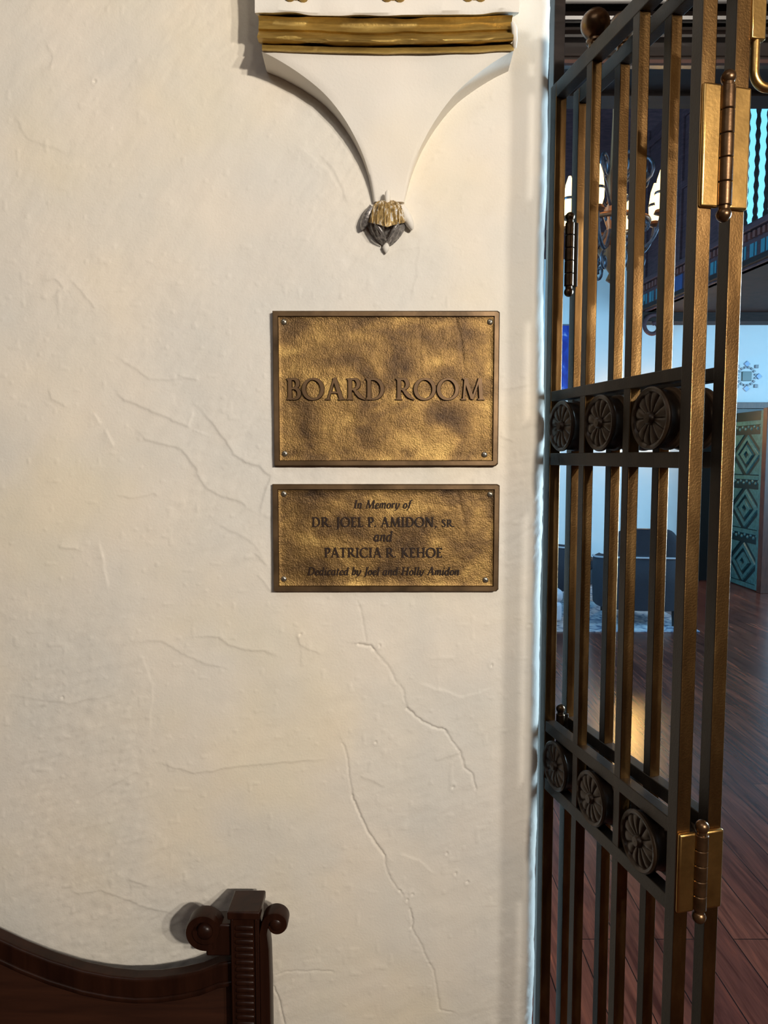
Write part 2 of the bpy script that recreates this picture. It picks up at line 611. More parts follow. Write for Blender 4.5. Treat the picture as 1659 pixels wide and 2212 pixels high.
CRACKS = [
    ([(775, 1392), (790, 1395), (800, 1396), (807, 1405)], 0.0024, 0.0016),
    ([(807, 1405), (840, 1440), (868, 1490), (880, 1530)], 0.0009, 0.0020),
    ([(880, 1530), (898, 1550), (915, 1562), (960, 1578)], 0.0024, 0.0017),
    ([(960, 1578), (978, 1602), (995, 1625), (1003, 1655), (1020, 1670), (1027, 1705)], 0.0018, 0.0016),
    ([(740, 1608), (750, 1640), (755, 1680), (762, 1720)], 0.0012, 0.0018),
    ([(762, 1720), (775, 1755), (790, 1790), (805, 1810), (830, 1850)], 0.0022, 0.0018),
    ([(830, 1850), (835, 1875), (845, 1900), (870, 1935)], 0.0012, 0.0016),
    ([(886, 1965), (890, 1985), (888, 2003)], 0.0022, 0.0016),
    ([(888, 2003), (915, 2050), (935, 2095), (942, 2130), (950, 2180), (975, 2186)], 0.0012, 0.0017),
    ([(775, 1300), (785, 1350), (790, 1385)], 0.0007, 0.0018),
    ([(596, 2105), (640, 2096), (720, 2098)], 0.0010, 0.0016),
    ([(594, 2130), (605, 2170), (618, 2230)], 0.0022, 0.0018),
]
PITS = [(865, 1925), (890, 1932), (880, 1945), (978, 1700), (1145, 1350), (648, 1372), (1062, 1437), (812, 1604), (965, 1845), (985, 1890), (1010, 1907), (135, 1508), (205, 175), (820, 1395)]


def wall_face():
    fine = 0.0017
    xs = np.concatenate([np.linspace(-3.0, -0.74, 12), np.arange(-0.72, WX - 0.028, fine)])
    # rounded corner, then the return into the opening
    arc_r = 0.028
    na = 16
    prof = [(x, WY, 0.0, -1.0) for x in xs]
    for k in range(na + 1):
        a = (PI / 2) * k / na
        prof.append((WX - arc_r + arc_r * math.sin(a), WY + arc_r - arc_r * math.cos(a), math.sin(a), -math.cos(a)))
    for yy in np.linspace(WY + arc_r + 0.02, WY + 0.40, 8):
        prof.append((WX, yy, 1.0, 0.0))
    prof = np.array(prof)
    zs = np.concatenate([np.linspace(0.0, 0.52, 8), np.arange(0.54, 2.34, fine), np.linspace(2.36, 3.4, 10)])
    nx, nz = len(prof), len(zs)
    # arc-length coordinate so that noise runs round the corner
    s = np.concatenate([[0], np.cumsum(np.hypot(np.diff(prof[:, 0]), np.diff(prof[:, 1])))]) - 3.0
    S, Z = np.meshgrid(s, zs)
    h = 0.0045 * vnoise(S * 3.1 + 40, Z * 2.7 + 10, 1) + 0.0030 * vnoise(S * 9 + 50, Z * 7 + 20, 2)
    # slanted trowel strokes
    U = S * 0.8 + Z * 0.6
    V = Z * 0.8 - S * 0.6
    h += 0.0012 * vnoise(U * 26 + 60, V * 60 + 90, 3)
    msk = np.clip(vnoise(S * 4 + 30, Z * 4 + 77, 5) * 3 + 0.3, 0, 1)
    h += 0.0011 * msk * vnoise(U * 70 + 60, V * 160 + 90, 4)
    h += 0.0009 * np.clip(vnoise(S * 90 + 300, Z * 90 + 300, 8) * 4 - 1.35, 0, 1)

    def window(pts, pad):
        a = np.array(pts)
        i0 = np.searchsorted(s, a[:, 0].min() - pad)
        i1 = np.searchsorted(s, a[:, 0].max() + pad)
        j0 = np.searchsorted(zs, a[:, 1].min() - pad)
        j1 = np.searchsorted(zs, a[:, 1].max() + pad)
        return slice(j0, j1), slice(i0, i1)

    def dist(pts, X, Y):
        best = np.full(X.shape, 1e9)
        side = np.zeros(X.shape)
        along = np.zeros(X.shape)
        n = len(pts) - 1
        for k in range(n):
            (ax, ay), (bx, by) = pts[k], pts[k + 1]
            dx, dy = bx - ax, by - ay
            L = math.hypot(dx, dy)
            t = np.clip(((X - ax) * dx + (Y - ay) * dy) / (L * L), 0, 1)
            d = np.hypot(X - ax - t * dx, Y - ay - t * dy)
            sd = (X - ax) * dy - (Y - ay) * dx
            m_ = d < best
            best = np.where(m_, d, best)
            side = np.where(m_, sd, side)
            along = np.where(m_, (k + t) / n, along)
        return best, side, along

    wob = 0.0030 * vnoise(S * 60 + 10, Z * 60 + 5, 21) + 0.0014 * vnoise(S * 190 + 10, Z * 190 + 5, 22)
    wob2 = 0.0030 * vnoise(S * 60 + 110, Z * 60 + 55, 23) + 0.0014 * vnoise(S * 190 + 10, Z * 190 + 75, 24)
    for px, amp, wid, sgn in RIDGES:
        pts = [pw(*q) for q in px]
        w = window(pts, wid * 3 + 0.01)
        d, sd, al = dist(pts, S[w] + wob[w], Z[w] + wob2[w])
        end = np.clip(np.minimum(al, 1 - al) * 7 + 0.1, 0, 1)
        soft = np.where(sd * sgn < 0, np.exp(-d / wid), np.exp(-d / 0.0014))
        h[w] += 1.0 * amp * end * soft
    for px, dep, wid in CRACKS:
        pts = [pw(*q) for q in px]
        w = window(pts, 0.03)
        d, sd, al = dist(pts, S[w] + wob[w], Z[w] + wob2[w])
        h[w] -= dep * np.exp(-(d / wid) ** 2)
        h[w] += 0.5 * dep * np.where(sd < 0, np.exp(-d / 0.012), 0)
    for q in PITS:
        pts = [pw(*q)]
        w = window(pts, 0.015)
        d = np.hypot(S[w] - pts[0][0] + wob[w], (Z[w] - pts[0][1] + wob2[w]) * 0.8)
        h[w] += 0.0016 * np.exp(-(d / 0.0045) ** 2) - 0.0034 * np.exp(-(d / 0.0022) ** 2)

    # wavering corner
    wav = 0.0022 * vnoise(Z * 4, Z * 0 + 3.3, 31) + 0.0016 * vnoise(Z * 15, Z * 0 + 9.3, 32)
    nxv = prof[:, 2][None, :]
    nyv = prof[:, 3][None, :]
    X = prof[:, 0][None, :] + nxv * (h + wav)
    Y = prof[:, 1][None, :] + nyv * h
    co = np.stack([X, Y, Z], axis=-1).reshape(-1, 3).astype(np.float32)
    # close the wall at the back so that it is a solid slab
    idx = np.arange(nx * nz).reshape(nz, nx)
    q = np.stack([idx[:-1, :-1], idx[:-1, 1:], idx[1:, 1:], idx[1:, :-1]], axis=-1).reshape(-1, 4)
    nb = len(co)
    back = np.array([[-3.0, WY + 0.40, 0], [-3.0, WY + 0.40, 3.4]], dtype=np.float32)
    co = np.vstack([co, back])
    q = np.vstack([q, [[idx[0, -1], nb, nb + 1, idx[-1, -1]]], [[nb, idx[0, 0], idx[-1, 0], nb + 1]]])
    me = bpy.data.meshes.new('wall_front')
    me.vertices.add(len(co))
    me.vertices.foreach_set('co', co.ravel())
    me.loops.add(len(q) * 4)
    me.loops.foreach_set('vertex_index', q.astype(np.int32).ravel())
    me.polygons.add(len(q))
    me.polygons.foreach_set('loop_start', (np.arange(len(q)) * 4).astype(np.int32))
    me.update(calc_edges=True)
    me.validate()
    me.shade_smooth()
    me.materials.append(M['plaster'])
    o = bpy.data.objects.new('wall_front', me)
    C.objects.link(o)
    return tag(o, kind='structure')


wall_face()


def struct(name, lo, hi, mat):
    return tag(MB().box(lo, hi).build(name, mat), kind='structure')


OPEN_X1 = 1.75
HALL_R = 2.7
struct('wall_front_right', (OPEN_X1, WY, 0), (HALL_R, WY + 0.40, 3.4), M['plaster'])
struct('wall_front_above', (WX, WY + 0.02, 2.95), (OPEN_X1, WY + 0.40, 3.4), M['hall'])
struct('wall_left', (-3.1, -3.2, 0), (-3.0, WY + 0.40, 3.4), M['hall'])
struct('wall_right', (HALL_R, -3.2, 0), (HALL_R + 0.1, WY + 0.40, 3.4), M['hall'])
struct('wall_back', (-3.1, -3.3, 0), (HALL_R + 0.1, -3.2, 3.4), M['hall'])
struct('ceiling_hall', (-3.1, -3.3, 3.4), (HALL_R + 0.1, WY + 0.40, 3.5), M['hall'])
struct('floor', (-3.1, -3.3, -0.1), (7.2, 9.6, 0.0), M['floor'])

# ------------------------------------------------------------------ lettering (own drawn serif strokes)
def ell(cx, cy, rx, ry, a0, a1, n=28):
    return [(cx + rx * math.cos(R(a0 + (a1 - a0) * k / n)), cy + ry * math.sin(R(a0 + (a1 - a0) * k / n))) for k in range(n + 1)]


def bez(p0, p1, p2, p3, n=14):
    out = []
    for k in range(n + 1):
        t = k / n
        s = 1 - t
        out.append(tuple(s ** 3 * a + 3 * s * s * t * b + 3 * s * t * t * c + t ** 3 * d for a, b, c, d in zip(p0, p1, p2, p3)))
    return out


class Glyphs:
    """each glyph is a list of (centreline points, widths)"""

    def __init__(self, TH=0.155, HN=0.062, SL=0.075, ST=0.036):
        self.TH, self.HN, self.SL, self.ST = TH, HN, SL, ST

    def stem(self, x, y0=0.0, y1=1.0, w=None, bot=True, top=True, lft=True, rgt=True):
        w = w or self.TH
        out = [([(x, y0), (x, y0 + 0.12), (x, (y0 + y1) / 2), (x, y1 - 0.12), (x, y1)], [w * 1.06, w, w * 0.96, w, w * 1.06])]
        l = self.SL if lft else 0
        r = self.SL if rgt else 0
        for on, yy, s in ((bot, y0, 1), (top, y1, -1)):
            if on:
                out.append(([(x - w / 2 - l, yy + s * self.ST / 2), (x + w / 2 + r, yy + s * self.ST / 2)], [self.ST, self.ST]))
                out.append(([(x + (r - l) / 2, yy + s * 0.02), (x + (r - l) / 4, yy + s * 0.06), (x, yy + s * 0.11)], [w + l + r - 0.03, w + (l + r) * 0.4, w]))
        return out

    def arm(self, x0, x1, y, w=None, up=0):
        w = w or self.HN
        out = [([(x0, y), (x1, y)], [w, w])]
        if up:
            out.append(([(x1 - 0.02, y), (x1, y + up * 0.07), (x1 + 0.025, y + up * 0.15)], [w * 1.1, w * 0.9, w * 0.5]))
        return out

    def bowl(self, pts, cy):
        T, H = self.TH, self.HN
        ws = []
        for i in range(len(pts)):
            a = pts[max(i - 1, 0)]
            b = pts[min(i + 1, len(pts) - 1)]
            dx, dy = b[0] - a[0], b[1] - a[1]
            L = math.hypot(dx, dy) or 1
            # stress leans a little to the left, as with a broad pen
            k = abs(dy * 0.985 - dx * 0.17) / L
            ws.append(H + (T - H) * k ** 1.3)
        return [(pts, ws)]

    def diag(self, x0, y0, x1, y1, w):
        return [([(x0, y0), (x1, y1)], [w, w])]

    def serif(self, x, y, w, s):
        l = self.SL + 0.01
        return [([(x - w / 2 - l, y + s * self.ST / 2), (x + w / 2 + l, y + s * self.ST / 2)], [self.ST, self.ST]),
                ([(x, y + s * 0.02), (x, y + s * 0.06)], [w + l * 1.5, w + 0.02])]

    def cap(self, ch):
        T, H = self.TH, self.HN
        if ch == 'B':
            x = 0.20
            return self.stem(x, rgt=False) + self.arm(x, 0.38, 1 - H / 2) + self.arm(x, 0.40, 0.53) + self.arm(x, 0.38, H / 2) + \
                self.bowl(ell(0.37, 0.755, 0.19, 0.215, 95, -95), 0) + self.bowl(ell(0.38, 0.285, 0.24, 0.255, 95, -95), 0), 0.70
        if ch == 'O':
            return self.bowl(ell(0.50, 0.5, 0.42, 0.475, 0, 360, 56), 0), 1.0
        if ch == 'C':
            return self.bowl(ell(0.50, 0.5, 0.42, 0.475, 48, 312, 40), 0) + [([(0.80, 0.72), (0.795, 0.92)], [0.03, 0.06]), ([(0.78, 0.14), (0.83, 0.2)], [0.04, 0.05])], 0.88
        if ch == 'A':
            return self.diag(0.13, 0, 0.42, 1.0, H * 1.05) + self.diag(0.75, 0, 0.42, 1.03, T * 1.02) + self.arm(0.24, 0.62, 0.34, H * 0.95) + \
                self.serif(0.13, 0, H, 1) + self.serif(0.75, 0, T, 1), 0.88
        if ch == 'R':
            x = 0.20
            return self.stem(x) + self.arm(x, 0.38, 1 - H / 2) + self.arm(x, 0.38, 0.49) + \
                self.bowl(ell(0.38, 0.735, 0.20, 0.238, 95, -95), 0) + \
                [(bez((0.37, 0.50), (0.52, 0.34), (0.62, 0.12), (0.90, 0.0)), [T * 0.75] * 4 + [T] * 5 + [T * 0.95, T * 0.8, T * 0.6, T * 0.45, T * 0.3, T * 0.15])], 0.82
        if ch == 'D':
            x = 0.20
            return self.stem(x, rgt=False) + self.arm(x, 0.40, 1 - H / 2) + self.arm(x, 0.40, H / 2) + \
                self.bowl(ell(0.38, 0.5, 0.42, 0.468, 95, -95, 36), 0), 0.92
        if ch == 'M':
            return self.diag(0.17, 0, 0.24, 1.0, H * 1.1) + self.diag(0.25, 1.0, 0.56, 0.06, T * 0.95) + self.diag(0.56, 0.02, 0.88, 1.0, H * 1.0) + \
                self.diag(0.90, 1.0, 0.97, 0, T * 1.02) + self.serif(0.17, 0, H, 1) + self.serif(0.97, 0, T, 1) + self.arm(0.12, 0.28, 1 - self.ST / 2, self.ST) + self.arm(0.86, 1.0, 1 - self.ST / 2, self.ST), 1.12
        if ch == 'J':
            return self.stem(0.24, 0.0, 1.0, bot=False) + [(bez((0.24, 0.05), (0.24, -0.12), (0.18, -0.22), (0.02, -0.27)), [T * (1 - 0.055 * k) for k in range(15)])], 0.42
        if ch == 'E':
            x = 0.20
            return self.stem(x, rgt=False) + self.arm(x, 0.56, 1 - H / 2, up=-1) + self.arm(x, 0.50, 0.52) + self.arm(x, 0.58, H / 2, up=1), 0.66
        if ch == 'L':
            x = 0.20
            return self.stem(x, rgt=False) + self.stem(x, bot=False) + self.arm(x, 0.56, H / 2, up=1), 0.62
        if ch == 'P':
            x = 0.20
            return self.stem(x) + self.arm(x, 0.36, 1 - H / 2) + self.arm(x + 0.05, 0.36, 0.47) + self.bowl(ell(0.36, 0.72, 0.21, 0.25, 95, -100), 0), 0.64
        if ch == 'I':
            return self.stem(0.20), 0.40
        if ch == 'N':
            return self.stem(0.17, w=H * 1.1) + self.diag(0.18, 1.0, 0.78, 0.0, T) + self.stem(0.78, w=H * 1.1, bot=False), 0.97
        if ch == 'S':
            pts = bez((0.48, 0.86), (0.40, 1.02), (0.10, 1.02), (0.12, 0.75)) + bez((0.12, 0.75), (0.13, 0.55), (0.50, 0.50), (0.50, 0.26))[1:] + bez((0.50, 0.26), (0.50, -0.05), (0.16, -0.02), (0.08, 0.16))[1:]
            n = len(pts)
            return [(pts, [H + (T - H) * math.sin(PI * k / (n - 1)) ** 2 for k in range(n)])] + [([(0.48, 0.76), (0.49, 0.95)], [0.03, 0.05]), ([(0.08, 0.05), (0.07, 0.24)], [0.05, 0.03])], 0.60
        if ch == 'T':
            return self.stem(0.36, top=False) + self.arm(0.07, 0.65, 1 - H / 2) + [([(0.06, 0.83), (0.07, 0.98)], [0.03, 0.06]), ([(0.66, 0.83), (0.65, 0.98)], [0.03, 0.06])], 0.72
        if ch == 'K':
            return self.stem(0.20) + self.diag(0.24, 0.46, 0.62, 0.97, H * 1.05) + [(bez((0.32, 0.56), (0.46, 0.40), (0.60, 0.14), (0.84, 0.0)), [T] * 10 + [T * 0.9, T * 0.7, T * 0.5, T * 0.35, T * 0.2])] + self.arm(0.54, 0.74, 1 - self.ST / 2, self.ST), 0.84
        if ch == 'H':
            return self.stem(0.20) + self.stem(0.76) + self.arm(0.2, 0.76, 0.52), 0.96
        if ch == '.':
            return [(ell(0.14, 0.075, 0.04, 0.04, 0, 360, 12), [0.085] * 13)], 0.28
        if ch == ',':
            return [([(0.15, 0.10), (0.15, 0.02), (0.10, -0.10), (0.04, -0.19)], [0.15, 0.13, 0.07, 0.03])], 0.30
        return [], 0.34

    def low(self, ch):
        """lower-case italic, x-height 0.62; the slant is sheared in later"""
        T, X = self.TH * 0.86, 0.62
        H = self.HN * 0.95

        def st(x, y0, y1, exitr=True, entry=True):
            o = [([(x, y0 + 0.03), (x, (y0 + y1) / 2), (x, y1)], [T, T, T * 0.96])]
            if entry:
                o.append(([(x - 0.12, y1 - 0.09), (x - 0.03, y1 - 0.01)], [H * 0.7, H * 1.1]))
            if exitr:
                o.append((bez((x, y0 + 0.08), (x, y0 - 0.03), (x + 0.09, y0 - 0.01), (x + 0.16, y0 + 0.10)), [T * (0.95 - 0.05 * k) for k in range(15)]))
            return o

        def arch(x0, x1):
            return [(bez((x0, 0.30), (x0 + 0.06, 0.60), (x1, 0.74), (x1, 0.44)) + [(x1, 0.04)], [H * 0.8] * 5 + [H * 1.1, H * 1.4, H * 1.7, T * 0.85, T * 0.9] + [T] * 6)]

        def bowl_a():
            pts = ell(0.27, 0.31, 0.205, 0.29, 50, 330, 30)
            return [(pts, [H + (T - H) * abs(math.sin(PI * (k + 2) / 33)) ** 1.2 for k in range(31)])]
        if ch == 'n':
            return st(0.13, 0, X, exitr=False) + arch(0.13, 0.43) + st(0.43, 0, 0.4, entry=False), 0.60
        if ch == 'm':
            return st(0.13, 0, X, exitr=False) + arch(0.13, 0.41) + st(0.41, 0, 0.4, entry=False, exitr=False) + arch(0.41, 0.70) + st(0.70, 0, 0.4, entry=False), 0.87
        if ch == 'e':
            pts = bez((0.10, 0.26), (0.34, 0.27), (0.46, 0.40), (0.40, 0.52)) + bez((0.40, 0.52), (0.30, 0.70), (0.07, 0.52), (0.085, 0.26))[1:] + bez((0.085, 0.26), (0.09, -0.02), (0.32, -0.06), (0.44, 0.12))[1:]
            n = len(pts)
            return [(pts, [H + (T - H) * max(0, math.sin(PI * (k - 14) / (n - 10))) ** 1.1 if k > 14 else H * 0.9 for k in range(n)])], 0.48
        if ch == 'o':
            return self.bowl_low(0.27, 0.31, 0.19, 0.29, T, H), 0.54
        if ch == 'r':
            return st(0.13, 0, X, exitr=False) + [(bez((0.13, 0.34), (0.18, 0.56), (0.26, 0.64), (0.38, 0.58)), [H * 0.8 + (T - H) * 0.075 * k for k in range(15)])], 0.42
        if ch == 'y':
            return st(0.13, 0.02, X) + [(bez((0.46, X), (0.50, 0.30), (0.36, -0.20), (0.02, -0.24)), [T * 0.9, T * 0.9] + [T * (0.9 - 0.045 * k) for k in range(13)])] + [([(0.13, 0.05), (0.28, 0.06)], [T * 0.8, H])], 0.55
        if ch == 'f':
            return [(bez((0.44, 0.93), (0.30, 1.08), (0.22, 0.90), (0.20, 0.62)) + bez((0.20, 0.62), (0.20, 0.2), (0.16, -0.14), (-0.04, -0.24))[1:], [H * 1.3] * 5 + [T * 0.8] * 4 + [T] * 12 + [T * 0.8, T * 0.7, T * 0.6, T * 0.55, T * 0.5, T * 0.4, T * 0.35, H])] + self.arm(0.06, 0.38, 0.585, H), 0.38
        if ch == 'a':
            return bowl_a() + st(0.44, 0, X, entry=False), 0.60
        if ch == 'd':
            return bowl_a() + st(0.44, 0, 1.0), 0.60
        if ch == 'i':
            return st(0.13, 0, X) + [(ell(0.14, 0.84, 0.03, 0.03, 0, 360, 10), [0.075] * 11)], 0.30
        if ch == 'c':
            pts = ell(0.27, 0.31, 0.195, 0.29, 55, 318, 26)
            return [(pts, [H + (T - H) * abs(math.sin(PI * (k + 1) / 28)) ** 1.1 for k in range(27)])] + [([(0.37, 0.54), (0.41, 0.50)], [H, H * 1.7])], 0.45
        if ch == 't':
            return st(0.14, 0, 0.80, entry=False) + self.arm(0.03, 0.33, 0.585, H), 0.35
        if ch == 'b':
            return st(0.13, 0.02, 1.0, exitr=False) + [(bez((0.13, 0.30), (0.22, 0.66), (0.48, 0.68), (0.45, 0.34)) + bez((0.45, 0.34), (0.42, 0.02), (0.22, -0.02), (0.12, 0.06))[1:], [H * 0.8] * 4 + [H * 1.3, H * 1.6, H * 1.8] + [T] * 12 + [T * 0.8, T * 0.7, H * 1.4, H * 1.3, H * 1.2, H, H, H, H, H])], 0.54
        if ch == 'l':
            return st(0.13, 0, 1.0), 0.30
        return [], 0.30

    def bowl_low(self, cx, cy, rx, ry, T, H):
        pts = ell(cx, cy, rx, ry, 0, 360, 36)
        return [(pts, [H + (T - H) * abs(math.cos(R(10 * k + 12))) ** 1.2 for k in range(37)])]

    def get(self, ch):
        if ch.islower():
            return self.low(ch)
        return self.cap(ch)


def layout(G, text, slant=0.0, small_from=None, track=0.0):
    """strokes of a whole line in units of cap height"""
    out, x = [], 0.0
    for i, ch in enumerate(text):
        sc = 0.76 if small_from is not None and i >= small_from else 1.0
        st, adv = G.get(ch)
        for pts, ws in st:
            out.append(([((px + slant * py) * sc + x, py * sc) for px, py in pts], [w * sc for w in ws]))
        x += adv * sc + track
    return out


def lettering(name, strokes, x0, x1, zb, caph, y_plate, depth, mat, parent, skirt, side=None):
    """scale the strokes to run from x0 to x1 with the base line at height zb; raised towards -Y"""
    lo = min(p[0] for pts, ws in strokes for p in pts)
    hi = max(p[0] for pts, ws in strokes for p in pts)
    sx = (x1 - x0) / (hi - lo)
    mb = MB()
    for si, (pts, ws) in enumerate(strokes):
        top = depth + 0.00001 * (si % 9)
        L, Rr, Lb, Rb = [], [], [], []
        n = len(pts)
        for i in range(n):
            a = pts[max(i - 1, 0)]
            b = pts[min(i + 1, n - 1)]
            if i in (0, n - 1) and n > 3 and math.hypot(pts[0][0] - pts[-1][0], pts[0][1] - pts[-1][1]) < 1e-6:
                a, b = pts[-2], pts[1]
            dx, dy = (b[0] - a[0]), (b[1] - a[1])
            l = math.hypot(dx, dy) or 1
            nx_, ny_ = -dy / l, dx / l
            for lst, s in ((L, ws[i] / 2), (Rr, -ws[i] / 2), (Lb, ws[i] / 2 + skirt), (Rb, -ws[i] / 2 - skirt)):
                gx = (pts[i][0] + nx_ * s - lo) * sx + x0
                gz = (pts[i][1] + ny_ * s) * caph + zb
                lst.append((gx, gz))
        vs, fs = [], []
        for i in range(n):
            vs += [(L[i][0], y_plate - top, L[i][1]), (Rr[i][0], y_plate - top, Rr[i][1]),
                   (Rb[i][0], y_plate + 0.0006, Rb[i][1]), (Lb[i][0], y_plate + 0.0006, Lb[i][1])]
        for i in range(n - 1):
            o = 4 * i
            for k in range(4):
                k2 = (k + 1) % 4
                fs.append((o + k, o + k2, o + 4 + k2, o + 4 + k))
        fs += [(3, 2, 1, 0), (4 * n - 4, 4 * n - 3, 4 * n - 2, 4 * n - 1)]
        mb.add(vs, fs)
    o = mb.build(name, mat, parent)
    if side:                        # shadow outline painted as dark colour on the letter sides
        o.data.materials.append(side)
        for pl in o.data.polygons:
            if abs(pl.normal.y) < 0.97:
                pl.material_index = 1
    return o


# ------------------------------------------------------------------ the two plaques
def plaque(name, label, px):
    x0, y0, x1, y1 = px
    yf = WY - 0.012                 # front of the rim
    a = P(x0, y0, yf)
    b = P(x1, y1, yf)
    wx0, wx1, wz1, wz0 = a.x, b.x, a.z, b.z
    root = empty(name, ((wx0 + wx1) / 2, WY, (wz0 + wz1) / 2))
    tag(root, label, 'sign')
    ox, oy, oz = root.location
    rim = 0.0092
    yp = WY - 0.0075                # cast field
    # rim: outer chamfer, flat top, inner wall
    mb = MB()
    rings = []
    for ins, yy in ((0, WY + 0.006), (0, yf + 0.0016), (0.0016, yf), (rim - 0.0012, yf), (rim + 0.0006, yp + 0.002)):
        X0, X1, Z0, Z1 = wx0 + ins - ox, wx1 - ins - ox, wz0 + ins - oz, wz1 - ins - oz
        k = 0.0035 if ins < 0.003 else 0.0
        rings.append([Vector((X0, yy - oy, Z0)), Vector((X1 - k, yy - oy, Z0)), Vector((X1, yy - oy, Z0 + k)),
                      Vector((X1, yy - oy, Z1 - k * 0.6)), Vector((X1 - k, yy - oy, Z1)), Vector((X0, yy - oy, Z1))])
    mb.loft(rings, caps=False)
    mb.build('rim', M['rim'], root, smooth=True, angle=25)
    # cast field with uneven surface
    X0, X1, Z0, Z1 = wx0 + rim - ox, wx1 - rim - ox, wz0 + rim - oz, wz1 - rim - oz
    nx, nz = 170, int(170 * (Z1 - Z0) / (X1 - X0))
    gx, gz = np.meshgrid(np.linspace(X0, X1, nx), np.linspace(Z0, Z1, nz))
    hh = 0.0005 * vnoise(gx * 22 + 50, gz * 22 + 50 + oz, 41) + 0.0005 * vnoise(gx * 75 + 50, gz * 75 + 90, 42)
    hh += 0.00030 * vnoise(gx * 220 + 80, gz * 220 + 90, 43)
    # a shallow crease running down the right-hand part of the casting
    wob = 0.004 * vnoise(gz * 60, gx * 0 + 1.5, 44)
    crease = X0 + (X1 - X0) * 0.82 + 0.016 * np.sin((gz - Z0) / (Z1 - Z0) * 3.0) + wob
    hh -= 0.0006 * np.exp(-((gx - crease) / 0.0022) ** 2) * np.clip(((gz - Z0) / (Z1 - Z0) - 0.45) * 4, 0, 1)
    wb2 = X0 + (X1 - X0) * 0.66 + wob * 2
    hh -= 0.0004 * np.exp(-((gx - wb2) / 0.002) ** 2) * np.clip(((gz - Z0) / (Z1 - Z0) - 0.5) * 4, 0, 1)
    edge = np.minimum(np.minimum(gx - X0, X1 - gx), np.minimum(gz - Z0, Z1 - gz))
    hh += 0.0012 * np.exp(-edge / 0.003)
    vs = np.stack([gx, (yp - oy) - hh, gz], axis=-1).reshape(-1, 3)
    idx = np.arange(nx * nz).reshape(nz, nx)
    q = np.stack([idx[:-1, :-1], idx[:-1, 1:], idx[1:, 1:], idx[1:, :-1]], axis=-1).reshape(-1, 4)
    mb = MB()
    mb.add([Vector(v) for v in vs], [tuple(int(i) for i in f) for f in q])
    # back of the casting
    yb = WY + 0.004 - oy
    mb.add([(X0, yb, Z0), (X1, yb, Z0), (X1, yb, Z1), (X0, yb, Z1)], [(0, 3, 2, 1)])
    mb.build('plate', M['brass'], root, smooth=True, angle=80)
    # dome-headed cross screws
    for px_, py_ in px_screws[name + str(y0)]:
        c = P(px_, py_, yp - 0.002)
        Mx = Matrix.Translation((c.x - ox, yp - oy, c.z - oz)) @ Matrix.Rotation(PI / 2, 4, 'X')
        s = MB().lathe([(0.0049, -0.001), (0.0049, 0.0008), (0.0045, 0.0017), (0.0034, 0.0026), (0.0018, 0.0031), (0.0002, 0.0032)], 20, Mx)
        so = s.build('screw', M['screw'], root, smooth=True, angle=60)
        ang = R(random.uniform(0, 90))
        k = MB()
        for t in (0, PI / 2):
            Mr = Matrix.Translation((c.x - ox, yp - oy - 0.0031, c.z - oz)) @ Matrix.Rotation(ang + t, 4, 'Y')
            k.box((-0.0023, -0.00025, -0.00045), (0.0023, 0.001, 0.00045), Mr)
        k.build('screw_slot', M['slot'], so)
    return root, yp


px_screws = {
    'sign_plaque671': [(613, 695), (1059, 695), (615, 980), (1047, 982)],
    'sign_plaque1046': [(613, 1067), (1059, 1068), (613, 1251), (1049, 1253)],
}


def text_on(root, yp, strokes, x0, x1, ybase, ytop, depth, mat, skirt, side=None):
    ox, oy, oz = root.location
    a = P(x0, ybase, yp)
    b = P(x1, ytop, yp)
    lettering('lettering', strokes, a.x - ox, b.x - ox, a.z - oz, b.z - a.z, yp - oy, depth, mat, root, skirt, side)


r1, yp = plaque('sign_plaque', 'larger brass sign reading BOARD ROOM in raised capitals, on the plaster wall', (588, 671, 1076, 1007))
G1 = Glyphs(0.165, 0.078, 0.07, 0.045)
text_on(r1, yp, layout(G1, 'BOARD ROOM', track=0.05), 620, 1047, 864, 818, 0.0048, M['letter'], 0.030, M['ink'])
r2, yp = plaque('sign_plaque', 'smaller brass memorial plaque with five lines of dark lettering, under the BOARD ROOM sign', (588, 1046, 1077, 1278))
G2 = Glyphs(0.19, 0.095, 0.07, 0.055)
for txt, X0, X1, yb, yt, sl, sm in (
        ('In Memory of', 764, 891, 1098, 1080, 0.20, None),
        ('DR. JOEL P. AMIDON, SR.', 674, 981, 1138, 1117, 0.0, 20),
        ('and', 809, 847, 1169, 1147, 0.20, None),
        ('PATRICIA R. KEHOE', 701, 955, 1204, 1183, 0.0, None),
        ('Dedicated by Joel and Holly Amidon', 664, 992, 1242, 1225, 0.20, None)):
    text_on(r2, yp, layout(G2, txt, sl, sm, 0.03), X0, X1, yb, yt, 0.0018, M['ink'], 0.0)

